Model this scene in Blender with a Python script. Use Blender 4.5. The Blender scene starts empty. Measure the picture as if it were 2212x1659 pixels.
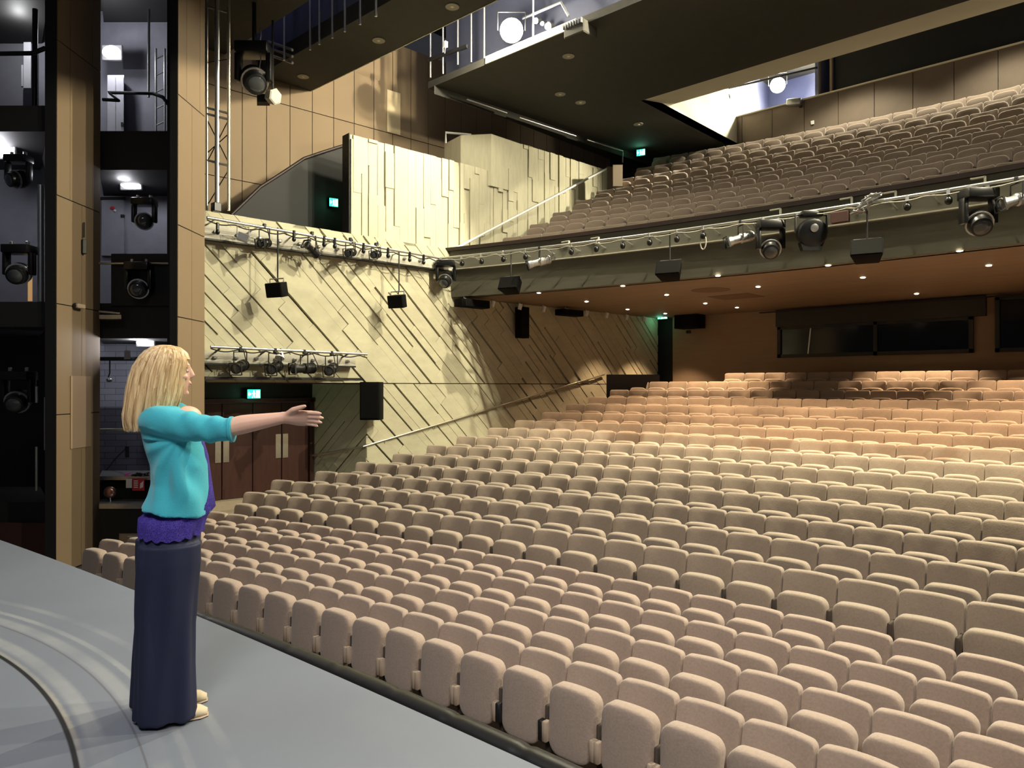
import bpy, bmesh, math, random
from mathutils import Vector, Matrix
random.seed(7)
PI = math.pi
sc = bpy.context.scene
COL = sc.collection
R = math.radians
# ------------------------------------------------------------------ camera frame
CZ = 1.476; FPX = 1600.0; YAW = R(42.6); PITCH = R(0.192)
FW = Vector((-math.sin(YAW)*math.cos(PITCH), math.cos(YAW)*math.cos(PITCH), math.sin(PITCH)))
RT = Vector((math.cos(YAW), math.sin(YAW), 0)); UPV = RT.cross(FW)
CAM = Vector((0, 0, CZ))
def ray(px, py): return FW + RT*((px-1106)/FPX) + UPV*((829.5-py)/FPX)
def at(px, py, X=None, Y=None, Z=None, d=None):
    D = ray(px, py)
    if d is not None: t = d
    elif X is not None: t = X/D.x
    elif Y is not None: t = Y/D.y
    else: t = (Z-CZ)/D.z
    return CAM + D*t
def atw(px, py, off=0.0, base=-13.05):       # a point on the splayed side wall (or off metres in front of it)
    D = ray(px, py); t = (base+off-.084*9.3)/(D.x-.084*D.y)
    return CAM + D*t
def proj(p):
    q = p-CAM; d = q.dot(FW)
    return 1106+FPX*q.dot(RT)/d, 829.5-FPX*q.dot(UPV)/d, d
CUR = -0.013593; X0 = -3.395
def arc(v, X): return v + CUR*(X-X0)**2
def arc_at(px, py, v):
    D = ray(px, py); t = v/D.y
    for _ in range(25): t = arc(v, D.x*t)/D.y
    return CAM + D*t
# ------------------------------------------------------------------ materials
def mat(name, col, rough=.6, metal=0, var=0.0, scale=8.0, bump=0.0, emit=None, es=1.0, island=0.0, col2=None, stretch=None, spec=.5, sheen=0):
    m = bpy.data.materials.new(name); m.use_nodes = True
    nt = m.node_tree; b = nt.nodes['Principled BSDF']
    b.inputs['Base Color'].default_value = (*col, 1); b.inputs['Roughness'].default_value = rough
    b.inputs['Metallic'].default_value = metal; b.inputs['Specular IOR Level'].default_value = spec
    if sheen: b.inputs['Sheen Weight'].default_value = sheen
    if emit: b.inputs['Emission Color'].default_value = (*emit, 1); b.inputs['Emission Strength'].default_value = es
    tc = mp = None
    if var or bump:
        tc = nt.nodes.new('ShaderNodeTexCoord'); mp = nt.nodes.new('ShaderNodeMapping')
        nt.links.new(tc.outputs['Object'], mp.inputs['Vector'])
        if stretch: mp.inputs['Scale'].default_value = stretch
        n = nt.nodes.new('ShaderNodeTexNoise'); n.inputs['Scale'].default_value = scale; n.inputs['Detail'].default_value = 6
        n.inputs['Roughness'].default_value = .62
        nt.links.new(mp.outputs['Vector'], n.inputs['Vector'])
    last = None
    if var or island:
        c2 = col2 or tuple(c*.55 for c in col)
        mx = nt.nodes.new('ShaderNodeMix'); mx.data_type = 'RGBA'
        mx.inputs['A'].default_value = (*col, 1); mx.inputs['B'].default_value = (*c2, 1)
        if var:
            mr = nt.nodes.new('ShaderNodeMapRange'); mr.inputs['From Min'].default_value = .38; mr.inputs['From Max'].default_value = .72
            mr.inputs['To Max'].default_value = var
            nt.links.new(n.outputs['Fac'], mr.inputs['Value']); fac = mr.outputs['Result']
        if island:
            g = nt.nodes.new('ShaderNodeNewGeometry'); mu = nt.nodes.new('ShaderNodeMath'); mu.operation = 'MULTIPLY'
            mu.inputs[1].default_value = island; nt.links.new(g.outputs['Random Per Island'], mu.inputs[0])
            if var:
                ad = nt.nodes.new('ShaderNodeMath'); ad.operation = 'ADD'; ad.use_clamp = True
                nt.links.new(fac, ad.inputs[0]); nt.links.new(mu.outputs[0], ad.inputs[1]); fac = ad.outputs[0]
            else: fac = mu.outputs[0]
        nt.links.new(fac, mx.inputs['Factor']); nt.links.new(mx.outputs['Result'], b.inputs['Base Color'])
    if bump:
        bp = nt.nodes.new('ShaderNodeBump'); bp.inputs['Strength'].default_value = bump; bp.inputs['Distance'].default_value = .01
        nt.links.new(n.outputs['Fac'], bp.inputs['Height']); nt.links.new(bp.outputs['Normal'], b.inputs['Normal'])
    return m
M = {}
M['fabric'] = mat('seat_fabric', (.43, .335, .275), .95, var=.35, scale=60, bump=.25, spec=.15, sheen=.3)
M['fabric2'] = mat('seat_fabric_rear', (.42, .34, .265), .95, var=.35, scale=60, bump=.25, spec=.15, sheen=.3)
M['fabric_shaded'] = mat('seat_fabric_circle_shaded', (.27, .21, .17), .95, var=.35, scale=60, bump=.25, spec=.15, sheen=.5)  # same fabric as the stalls, darkened to stand for shade in the circle
M['hinge'] = mat('hinge_cover_tan', (.50, .39, .29), .7, var=.2, scale=20)
M['standard'] = mat('seat_standard', (.07, .052, .040), .8)
M['concrete'] = mat('board_marked_concrete', (.60, .57, .40), .85, var=.38, scale=3.0, bump=.35, island=.22, col2=(.40, .36, .26), stretch=(1, 1, 2.2))
M['concrete_up'] = mat('board_marked_concrete_upright', (.61, .58, .42), .85, var=.4, scale=4.0, bump=.35, island=.2, col2=(.40, .36, .27), stretch=(3, 3, .5))
M['groove'] = mat('concrete_groove', (.05, .042, .03), .9)
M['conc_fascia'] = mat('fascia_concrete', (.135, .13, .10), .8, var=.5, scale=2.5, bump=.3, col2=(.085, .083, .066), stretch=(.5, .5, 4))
M['gold'] = mat('tan_wall_panel', (.235, .168, .10), .75, var=.12, scale=2.5, island=.14, col2=(.18, .123, .072))
M['gold_seam'] = mat('panel_seam', (.03, .02, .014), .8)
M['gold_pale'] = mat('pale_access_panel', (.62, .50, .31), .7, var=.1)
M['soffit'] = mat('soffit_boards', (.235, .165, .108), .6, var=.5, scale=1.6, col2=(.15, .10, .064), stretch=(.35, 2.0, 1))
M['backwall'] = mat('back_wall_boards', (.32, .23, .15), .75, var=.35, scale=2.5, col2=(.24, .16, .1), stretch=(.4, 1, 5), bump=.15)
M['ceiling'] = mat('charcoal_ceiling', (.052, .050, .042), .85, var=.3, scale=6, bump=.1)
M['cream'] = mat('cream_bevel', (.80, .76, .60), .8, var=.1, scale=3)
M['stage'] = None
M['black'] = mat('black_paint', (.012, .012, .013), .55, var=.4, scale=12, col2=(.02, .02, .022))
M['tower'] = mat('tower_black', (.010, .010, .010), .7)
M['blackgloss'] = mat('black_gloss', (.008, .008, .009), .32, spec=.45)
M['rubber'] = mat('black_padding', (.012, .012, .012), .38, var=.3, scale=5, bump=.2)
M['metal'] = mat('galvanised_pipe', (.62, .62, .60), .35, metal=.85, var=.25, scale=20)
M['steel'] = mat('brushed_steel', (.70, .66, .56), .32, metal=.9, var=.2, scale=15)
M['painted'] = mat('pale_trunking', (.55, .53, .44), .6, var=.35, scale=9)
M['lens'] = mat('lens_glass', (.05, .055, .06), .08, spec=.9)
M['silver'] = mat('silver_casing', (.55, .55, .55), .3, metal=.8, var=.3, scale=14)
M['carpet'] = mat('aisle_carpet', (.075, .058, .045), .95, var=.4, scale=30)
M['wood'] = mat('dark_door_wood', (.060, .022, .016), .42, var=.55, scale=3, col2=(.03, .010, .008), stretch=(6, 6, .6))
M['skirt'] = mat('tan_step', (.40, .33, .24), .8, var=.2)
M['parapet'] = mat('brown_parapet', (.15, .115, .09), .8, var=.2, scale=4)
M['brick'] = None
M['bluewall'] = mat('gallery_blue', (.12, .135, .24), .8, var=.3, scale=3)
M['whitewall'] = mat('tower_white_paint', (.62, .62, .68), .8, var=.3, scale=4)
M['greywall'] = mat('tower_grey_paint', (.30, .30, .35), .7, var=.3, scale=4)
M['red'] = mat('red_notice', (.55, .03, .05), .5)
M['white'] = mat('white_print', (.85, .85, .85), .6)
M['paper'] = mat('white_paper', (.75, .74, .70), .8)
M['pink'] = mat('pink_plastic', (.8, .12, .5), .4)
M['green_glow'] = mat('exit_green', (.0, .35, .17), .4, emit=(.02, .85, .42), es=3.2)
M['white_glow'] = mat('exit_white', (.9, .95, .92), .4, emit=(.72, 1, .9), es=5)
M['lamp'] = mat('lamp_glow', (1, .95, .85), .4, emit=(1, .92, .72), es=90)
M['bulkhead'] = mat('bulkhead_glow', (1, 1, 1), .4, emit=(.95, .93, 1), es=14)
M['blue_bulb'] = mat('cool_lamp_glow', (1, 1, 1), .4, emit=(.8, .85, 1), es=18)
M['down'] = mat('downlight_glow', (1, .9, .7), .4, emit=(1, .82, .55), es=22)
M['glass'] = mat('control_room_glass', (.004, .005, .005), .12, spec=.5)
M['frame'] = mat('window_frame', (.022, .023, .018), .5)
M['cap'] = mat('dark_capping', (.022, .012, .010), .5)
M['orange'] = mat('orange_timber_glow', (.62, .36, .15), .7, emit=(.9, .5, .2), es=.4)  # faint emission puts the orange light into the timber itself
M['speaker'] = mat('loudspeaker_black', (.004, .004, .004), .7, spec=.1)
M['grille'] = mat('loudspeaker_grille', (.007, .007, .0065), .8, var=.5, scale=90, bump=.3, spec=.1)
M['disc'] = mat('ceiling_disc', (.32, .30, .24), .6)
# grey stage paint: scuffed arcs of the revolve and fine joints
def stage_mat(cx, cy, r0):
    m = bpy.data.materials.new('grey_stage_paint'); m.use_nodes = True; nt = m.node_tree; N = nt.nodes.new; L = nt.links.new
    b = nt.nodes['Principled BSDF']; b.inputs['Roughness'].default_value = .5; b.inputs['Specular IOR Level'].default_value = .35
    tc = N('ShaderNodeTexCoord')
    n1 = N('ShaderNodeTexNoise'); n1.inputs['Scale'].default_value = 1.3; n1.inputs['Detail'].default_value = 8; L(tc.outputs['Object'], n1.inputs['Vector'])
    n2 = N('ShaderNodeTexNoise'); n2.inputs['Scale'].default_value = 26; n2.inputs['Detail'].default_value = 5; L(tc.outputs['Object'], n2.inputs['Vector'])
    def rgb(c): return (*c, 1)
    mx = N('ShaderNodeMix'); mx.data_type = 'RGBA'; mx.inputs['A'].default_value = rgb((.135, .155, .195)); mx.inputs['B'].default_value = rgb((.185, .206, .25))
    L(n1.outputs['Fac'], mx.inputs['Factor'])
    vs = N('ShaderNodeVectorMath'); vs.operation = 'DISTANCE'; vs.inputs[1].default_value = (cx, cy, 0); L(tc.outputs['Object'], vs.inputs[0])
    wob = N('ShaderNodeMath'); wob.operation = 'MULTIPLY_ADD'; wob.inputs[1].default_value = .012; L(n2.outputs['Fac'], wob.inputs[0]); L(vs.outputs['Value'], wob.inputs[2])
    cur = mx.outputs['Result']
    def ring(radius, width, color, amt, noisy=True, src=None):
        nonlocal cur
        s = N('ShaderNodeMath'); s.operation = 'SUBTRACT'; s.inputs[1].default_value = radius; L((wob.outputs[0] if noisy else vs.outputs['Value']), s.inputs[0])
        a = N('ShaderNodeMath'); a.operation = 'ABSOLUTE'; L(s.outputs[0], a.inputs[0])
        mr = N('ShaderNodeMapRange'); mr.inputs['From Min'].default_value = width*.5; mr.inputs['From Max'].default_value = width
        mr.inputs['To Min'].default_value = amt; mr.inputs['To Max'].default_value = 0; L(a.outputs[0], mr.inputs['Value'])
        f = mr.outputs['Result']
        if noisy:
            mm = N('ShaderNodeMath'); mm.operation = 'MULTIPLY'; L(f, mm.inputs[0])
            m2 = N('ShaderNodeMapRange'); m2.inputs['From Min'].default_value = .35; m2.inputs['From Max'].default_value = .6; L(n1.outputs['Fac'], m2.inputs['Value']); L(m2.outputs['Result'], mm.inputs[1]); f = mm.outputs[0]
        k = N('ShaderNodeMix'); k.data_type = 'RGBA'; L(cur, k.inputs['A']); k.inputs['B'].default_value = rgb(color); L(f, k.inputs['Factor']); cur = k.outputs['Result']
    pale = (.29, .305, .325)
    ring(r0+.09, .045, pale, .85); ring(r0+.28, .045, pale, .7); ring(r0+.375, .022, pale, .8); ring(r0+.52, .03, pale, .45)
    ring(r0+.015, .022, (.42, .38, .29), .6); ring(r0-.004, .014, (.008, .008, .008), 1, False)
    ring(r0+.225, .006, (.10, .10, .11), .7, False)
    # small flecks of paint
    vo = N('ShaderNodeTexVoronoi'); vo.inputs['Scale'].default_value = 2.6; L(tc.outputs['Object'], vo.inputs['Vector'])
    mr = N('ShaderNodeMapRange'); mr.inputs['From Min'].default_value = .015; mr.inputs['From Max'].default_value = .03; mr.inputs['To Min'].default_value = .8; mr.inputs['To Max'].default_value = 0
    L(vo.outputs['Distance'], mr.inputs['Value'])
    k = N('ShaderNodeMix'); k.data_type = 'RGBA'; L(cur, k.inputs['A']); k.inputs['B'].default_value = rgb((.72, .72, .66)); L(mr.outputs['Result'], k.inputs['Factor']); cur = k.outputs['Result']
    # darker scuffed centre
    L(cur, b.inputs['Base Color'])
    bp = N('ShaderNodeBump'); bp.inputs['Strength'].default_value = .06; L(n2.outputs['Fac'], bp.inputs['Height']); L(bp.outputs['Normal'], b.inputs['Normal'])
    return m
def brick_mat(name, c1, c2, mortar):
    m = bpy.data.materials.new(name); m.use_nodes = True; nt = m.node_tree; b = nt.nodes['Principled BSDF']; b.inputs['Roughness'].default_value = .75
    tc = nt.nodes.new('ShaderNodeTexCoord'); br = nt.nodes.new('ShaderNodeTexBrick')
    br.inputs['Scale'].default_value = 1; br.inputs['Brick Width'].default_value = .42; br.inputs['Row Height'].default_value = .12; br.inputs['Mortar Size'].default_value = .006
    br.inputs['Color1'].default_value = (*c1, 1); br.inputs['Color2'].default_value = (*c2, 1); br.inputs['Mortar'].default_value = (*mortar, 1)
    nt.links.new(tc.outputs['UV'], br.inputs['Vector']); nt.links.new(br.outputs['Color'], b.inputs['Base Color'])
    return m
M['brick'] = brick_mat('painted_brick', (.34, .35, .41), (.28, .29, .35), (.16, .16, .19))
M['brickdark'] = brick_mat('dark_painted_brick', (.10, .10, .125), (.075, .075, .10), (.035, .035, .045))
# ------------------------------------------------------------------ mesh helpers
class MB:
    def __init__(s): s.v = []; s.f = []; s.uv = None
    def add(s, vs, fs):
        o = len(s.v); s.v += [Vector(v) for v in vs]; s.f += [tuple(i+o for i in f) for f in fs]; return s
    def box(s, c, size, rot=None):
        hx, hy, hz = (k/2 for k in size); c = Vector(c)
        vs = [Vector((x, y, z)) for z in (-hz, hz) for y in (-hy, hy) for x in (-hx, hx)]
        if rot is not None: vs = [rot @ v for v in vs]
        return s.add([v+c for v in vs], [(0,2,3,1),(4,5,7,6),(0,1,5,4),(2,6,7,3),(0,4,6,2),(1,3,7,5)])
    def rbox(s, c, size, r=.01, seg=2, rot=None, taper=None):
        bm = bmesh.new(); bmesh.ops.create_cube(bm, size=1)
        for v in bm.verts: v.co = Vector((v.co.x*size[0], v.co.y*size[1], v.co.z*size[2]))
        if taper:
            for v in bm.verts: taper(v.co)
        bmesh.ops.bevel(bm, geom=bm.edges[:], offset=r, segments=seg, affect='EDGES', profile=.5)
        bm.verts.index_update()
        c = Vector(c); vs = [((rot @ v.co) if rot is not None else v.co.copy())+c for v in bm.verts]
        fs = [tuple(v.index for v in f.verts) for f in bm.faces]; bm.free(); return s.add(vs, fs)
    def tube(s, pts, r, n=10, cap=True, rr=None):
        pts = [Vector(p) for p in pts]; o = len(s.v); prev = None
        for i, p in enumerate(pts):
            a = pts[max(i-1, 0)]; b = pts[min(i+1, len(pts)-1)]; t = (b-a).normalized()
            if prev is None:
                u = Vector((0, 0, 1)) if abs(t.z) < .9 else Vector((1, 0, 0)); u = (u-t*u.dot(t)).normalized()
            else: u = (prev-t*prev.dot(t)).normalized()
            prev = u; w = t.cross(u); q = rr[i] if rr else r
            for k in range(n):
                an = 2*PI*k/n; s.v.append(p+(u*math.cos(an)+w*math.sin(an))*q)
        for i in range(len(pts)-1):
            for k in range(n):
                a = o+i*n+k; b = o+i*n+(k+1) % n; s.f.append((a, b, b+n, a+n))
        if cap:
            s.f.append(tuple(o+k for k in range(n))[::-1]); s.f.append(tuple(o+(len(pts)-1)*n+k for k in range(n)))
        return s
    def loft(s, rings, cap=True):
        o = len(s.v); n = len(rings[0])
        for r in rings: s.v += [Vector(p) for p in r]
        for i in range(len(rings)-1):
            for k in range(n):
                a = o+i*n+k; b = o+i*n+(k+1) % n; s.f.append((a, b, b+n, a+n))
        if cap:
            c0 = sum((Vector(p) for p in rings[0]), Vector())/n; c1 = sum((Vector(p) for p in rings[-1]), Vector())/n
            i0 = len(s.v); s.v += [c0, c1]
            for k in range(n):
                s.f.append((i0, o+(k+1) % n, o+k)); e = o+(len(rings)-1)*n; s.f.append((i0+1, e+k, e+(k+1) % n))
        return s
    def lathe(s, prof, origin, axis, n=20):     # prof: (dist along axis, radius)
        a = Vector(axis).normalized(); u = Vector((0, 0, 1)) if abs(a.z) < .9 else Vector((1, 0, 0)); u = (u-a*u.dot(a)).normalized(); w = a.cross(u)
        o = Vector(origin)
        return s.loft([[o+a*d+(u*math.cos(2*PI*k/n)+w*math.sin(2*PI*k/n))*r for k in range(n)] for d, r in prof])
    def poly(s, pts): return s.add(pts, [tuple(range(len(pts)))])
    def prism(s, pts, vec):
        n = len(pts); vec = Vector(vec); vs = [Vector(p) for p in pts]+[Vector(p)+vec for p in pts]
        return s.add(vs, [tuple(range(n))[::-1], tuple(range(n, 2*n))]+[(k, (k+1) % n, n+(k+1) % n, n+k) for k in range(n)])
    def ell(s, c, rad, rot=None, n=16, m=10):
        rings = []
        for i in range(1, m):
            th = PI*i/m; rings.append([Vector((rad[0]*math.sin(th)*math.cos(2*PI*k/n), rad[1]*math.sin(th)*math.sin(2*PI*k/n), -rad[2]*math.cos(th))) for k in range(n)])
        o = len(s.v); s.loft(rings)
        s.v[-2] = Vector((0, 0, -rad[2])); s.v[-1] = Vector((0, 0, rad[2])); c = Vector(c)
        for i in range(o, len(s.v)): s.v[i] = ((rot @ s.v[i]) if rot is not None else s.v[i])+c
        return s
    def xf(s, mtx): s.v = [mtx @ v for v in s.v]; return s
    def mesh(s, name, m, smooth=None):
        me = bpy.data.meshes.new(name); me.from_pydata([tuple(v) for v in s.v], [], s.f)
        bm = bmesh.new(); bm.from_mesh(me); bmesh.ops.recalc_face_normals(bm, faces=bm.faces); bm.to_mesh(me); bm.free()
        if isinstance(m, (list, tuple)):
            for k in m: me.materials.append(M[k])
        else: me.materials.append(M[m])
        if smooth is not None:
            me.polygons.foreach_set('use_smooth', [True]*len(me.polygons)); me.set_sharp_from_angle(angle=R(smooth))
        me.update(); return me
    def build(s, name, m, parent=None, smooth=None):
        o = bpy.data.objects.new(name, s.mesh(name, m, smooth)); COL.objects.link(o)
        if parent is not None: o.parent = parent; o.matrix_parent_inverse = wm(parent).inverted()
        return o
def wm(o):
    return (wm(o.parent) @ o.matrix_parent_inverse @ o.matrix_basis) if o.parent else o.matrix_basis.copy()
def tag(o, label=None, cat=None, group=None, kind=None):
    if label: o['label'] = label
    if cat: o['category'] = cat
    if group: o['group'] = group
    if kind: o['kind'] = kind
    return o
def thing(name, label, cat, loc=(0, 0, 0), group=None):
    o = bpy.data.objects.new(name, None); COL.objects.link(o); o.location = loc; o.empty_display_size = .1
    return tag(o, label, cat, group)
def child(name, mesh, parent, mtx=None):
    o = bpy.data.objects.new(name, mesh); COL.objects.link(o); o.parent = parent
    if mtx is not None: o.matrix_local = mtx
    return o
def struct(mb, name, m, label=None, smooth=None):
    o = mb.build(name, m, None, smooth); o['kind'] = 'structure'
    if label: o['label'] = label
    return o
def align(axis, up=(0, 0, 1)):      # rotation whose +Y is axis
    y = Vector(axis).normalized(); z = Vector(up); x = y.cross(z)
    if x.length < 1e-4: x = Vector((1, 0, 0))
    x.normalize(); z = x.cross(y); return Matrix((x, y, z)).transposed()
ORD = 'zeroth first second third fourth fifth sixth seventh eighth ninth tenth eleventh twelfth thirteenth fourteenth fifteenth sixteenth seventeenth eighteenth nineteenth twentieth twenty-first twenty-second twenty-third twenty-fourth twenty-fifth twenty-sixth twenty-seventh twenty-eighth twenty-ninth thirtieth thirty-first thirty-second'.split()
# ------------------------------------------------------------------ seats
def rrect(w, h, rt, rb, n=6, arch=0.0, wb=None):
    """outline in x,z: bottom at 0, top at h, top corner radius rt, bottom radius rb"""
    wb = wb or w; P = []
    for cx, cz, r, a0 in ((w/2-rt, h-rt, rt, 0), (-w/2+rt, h-rt, rt, 90), (-wb/2+rb, rb, rb, 180), (wb/2-rb, rb, rb, 270)):
        for k in range(n):
            a = R(a0+90*k/(n-1)); P.append([cx+r*math.cos(a), cz+r*math.sin(a)])
        if a0 == 0:
            for k in range(1, 8): P.append([(w/2-rt)*(1-2*k/8), h])
        if a0 == 180:
            for k in range(1, 8): P.append([-(wb/2-rb)*(1-2*k/8), 0])
    for p in P:
        if p[1] > h*.6: p[1] += arch*(1-(2*p[0]/w)**2)
    return P
def cushion(w, h, t, rt, rb, z0, y0, curve=0, tilt=0, arch=0, wb=None, edge=.022, taper=0, n=6, rings=(1, .8, .55, .28)):
    P = rrect(w, h, rt, rb, n, arch, wb); cz = h/2; mb = MB()
    def ring(sc_, inset, y, sgn):
        out = []
        for x, z in P:
            fx = max(0, (w/2-inset)/(w/2))*sc_; fz = max(0, (h/2-inset)/(h/2))*sc_
            xx = x*fx; zz = cz+(z-cz)*fz
            puff = -.008*(1-sc_**2) if sgn < 0 else 0
            th = (1-taper*(1-zz/h)) if taper else 1
            yy = y*th+puff-curve*(xx/(w/2))**2
            yy2 = yy+zz*math.tan(tilt)
            out.append((xx, y0+yy2, z0+zz))
        return out
    e = edge; L = [ring(s, e, t/2, 1) for s in rings[:0:-1]]
    L += [ring(1, e, t/2, 1), ring(1, e*.3, t/2-e*.3, 1), ring(1, 0, t/2-e, 1), ring(1, 0, -t/2+e, -1), ring(1, e*.3, -t/2+e*.3, -1), ring(1, e, -t/2, -1)]
    L += [ring(s, e, -t/2, -1) for s in rings[1:]]
    return mb.loft(L)
BACKH = .50; BACKZ = .36; TOPZ = BACKZ+BACKH        # back top above its floor
def seat_meshes(S, front, lo=False):
    n = 3 if lo else 6; rg = (1, .5) if lo else (1, .8, .55, .28)
    key = 'f' if front else 'r'; fm = 'fabric' if front else 'fabric2'
    back = cushion(S-.012, BACKH, .085, .045, .03, BACKZ, -.11, curve=.045 if front else .07, tilt=R(11), edge=.02, n=n, rings=rg)
    pan = cushion(S*.89, .475 if front else .46, .13, .075, .10, .30 if front else .225, -.345, curve=-.012, tilt=R(7), arch=.02, wb=S*.82, edge=.028, taper=.30, n=n, rings=rg)
    st = MB().rbox((S/2-.018, -.15, .30), (.034, .34, .60), .008, 1).rbox((S/2-.04, -.15, .012), (.07, .38, .02), .004, 1)
    hl = MB().rbox((-S*.455, -.365, .44), (.045, .06, .15), .008, 1); hr = MB().rbox((S*.455, -.365, .44), (.045, .06, .15), .008, 1)
    return dict(back=back, pan=pan, st=st, hl=hl, hr=hr, fm=fm)
S1 = .468; S2 = .5279
ROWS = {1: (4.488, -2.076, -8.624), 2: (5.267, -2.092, -9.961), 3: (6.016, -2.091, -10.823), 4: (6.770, -2.086, -12.132),
        5: (7.309, -1.800, -11.955), 6: (8.249, -1.713, -12.483), 7: (9.091, -1.621, -12.39), 8: (9.948, -1.507, -12.319), 9: (10.791, -1.390, -12.237),
        10: (11.628, -1.261, -12.154), 11: (12.60, -1.120, -12.236), 12: (13.36, -.955, -12.04), 13: (14.109, -.803, -11.906), 14: (14.939, -.630, -11.787),
        15: (15.769, -.444, -11.715), 16: (16.598, -.274, -11.646), 17: (17.428, -.088, -11.553), 18: (18.258, .129, -11.454), 19: (19.087, .358, -9.279)}
CIRC = {}
for i, (px, py) in enumerate([(1090, 515), (1148, 486.5), (1197, 461), (1245, 435.5), (1291, 414), (1334, 389), (1377, 365), (1413, 343)]):
    v = 14.30+.823*i; p = arc_at(px, py, v); CIRC[i+1] = (v, p.z-CZ, p.x)
SEATS = []; BEYOND = []      # (depth, tier, row, idx, matrix)
for tier, rows in (('stalls', ROWS), ('circle', CIRC)):
    for r, (v, h, x0) in rows.items():
        S = S1 if (tier == 'stalls' and r <= 4) else S2
        start = {1: -5, 2: -3, 3: -2}.get(r, 0) if tier == 'stalls' else 0
        n = 0
        for k in range(start, start+60):
            X = x0+S*(k+.5); Y = arc(v, X); p = Vector((X, Y, CZ+h))
            px, py, d = proj(p)
            rot = math.atan(2*CUR*(X-X0)); n += 1
            if px > 2212+S*.75*FPX/d or py > 1659+115 or d < 1:      # the rows run on past the right of the picture
                for j in range(9):
                    X = x0+S*(k+j+.5); BEYOND.append((99, tier, r, n, Matrix.Translation((X, arc(v, X), CZ+h-TOPZ)) @ Matrix.Rotation(math.atan(2*CUR*(X-X0)), 4, 'Z'), 0, S))
                break
            SEATS.append((d*(1.0 if S == S1 else .93), tier, r, n, Matrix.Translation((X, Y, CZ+h-TOPZ)) @ Matrix.Rotation(rot, 4, 'Z'), px, S))
SEATS.sort(key=lambda s: s[0])
NEAR = SEATS[:322]; FAR = SEATS[322:]
MS = {}
for S, fr in ((S1, True), (S2, False)):
    d = seat_meshes(S, fr); key = fr
    MS[key] = {k: d[k].mesh({'back': 'backrest', 'pan': 'seat_pan', 'st': 'side_standard', 'hl': 'hinge_cover', 'hr': 'hinge_cover'}[k],
               d['fm'] if k in ('back', 'pan') else ('standard' if k == 'st' else 'hinge'), 45) for k in ('back', 'pan', 'st', 'hl', 'hr')}
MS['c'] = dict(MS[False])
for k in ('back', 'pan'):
    MS['c'][k] = MS[False][k].copy(); MS['c'][k].materials[0] = M['fabric_shaded']
hb = MS[True]['hl'].copy(); hb.materials[0] = M['black']; hb2 = MS[True]['hr'].copy(); hb2.materials[0] = M['black']
# the row a label names
cnt_right = {}
order = sorted(NEAR, key=lambda s: (s[1], s[2], s[3])); rowsleft = {}
for d, tier, r, n, mtx, px, S in order:
    if tier == 'stalls':
        rowname = 'front stalls row' if r == 1 else ORD[r]+' stalls row from the stage'
    else: rowname = 'front circle row' if r == 1 else ORD[r]+' circle row from its front'
    if tier == 'stalls' and r <= 3:
        if px-45 < 305: lab = f'beige tip-up seat, {ORD[n]} from left end, {rowname}'
        elif px < 470 and r == 1 or px < 445:
            cnt_right[(r, 'h')] = cnt_right.get((r, 'h'), 0)+1
            lab = f'beige tip-up seat {"partly " if r == 1 else ""}behind the woman, {ORD[cnt_right[(r, "h")]]} there, {rowname}'
        else:
            cnt_right[r] = cnt_right.get(r, 0)+1
            lab = f'beige tip-up seat, {ORD[cnt_right[r]]} to the right of the woman, {rowname}'
    else:
        lab = f'{"beige" if r < 13 or tier == "circle" else "warm-lit tan"} tip-up seat, {ORD[n]} from left end, {rowname}'
    bl = (tier == 'stalls' and r == 1 and abs(px-1180) < 45)
    o = thing('auditorium_seat', lab, 'seat', group=f'tip-up seats in the {rowname}'); o.matrix_basis = mtx
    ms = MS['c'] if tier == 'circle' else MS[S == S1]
    child('backrest', ms['back'], o); child('seat_pan', ms['pan'], o); child('side_standard', ms['st'], o)
    if r == 1 and tier == 'stalls':
        if 1145 < px < 1245 and not cnt_right.get('blk'):
            cnt_right['blk'] = 1
            for hm in (hb, hb2): tag(child('hinge_cover', hm, o), 'black hinge plate')
        else:
            child('hinge_cover', ms['hl'], o); child('hinge_cover', ms['hr'], o)
loR = seat_meshes(S2, False, True); loF = seat_meshes(S1, True, True); fv = []; ff = []; fmi = []
for d, tier, r, n, mtx, px, S in FAR+BEYOND:
    lo = loF if S == S1 else loR
    for k in ('back', 'pan'):
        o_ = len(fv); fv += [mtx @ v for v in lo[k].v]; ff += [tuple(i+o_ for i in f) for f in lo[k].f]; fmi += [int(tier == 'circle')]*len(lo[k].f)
far = MB(); far.v = fv; far.f = ff
fo = far.build('far_auditorium_seats', ['fabric2', 'fabric_shaded'], None, 45); fo.data.polygons.foreach_set('material_index', fmi)
tag(fo, 'remaining beige tip-up seats, the far rows of stalls and circle', 'seats', kind='stuff')
print('SEATS', len(SEATS), 'near', len(NEAR), 'cut depth', NEAR[-1][0], {t: max([s[2] for s in NEAR if s[1] == t] or [0]) for t in ('stalls', 'circle')})
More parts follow.
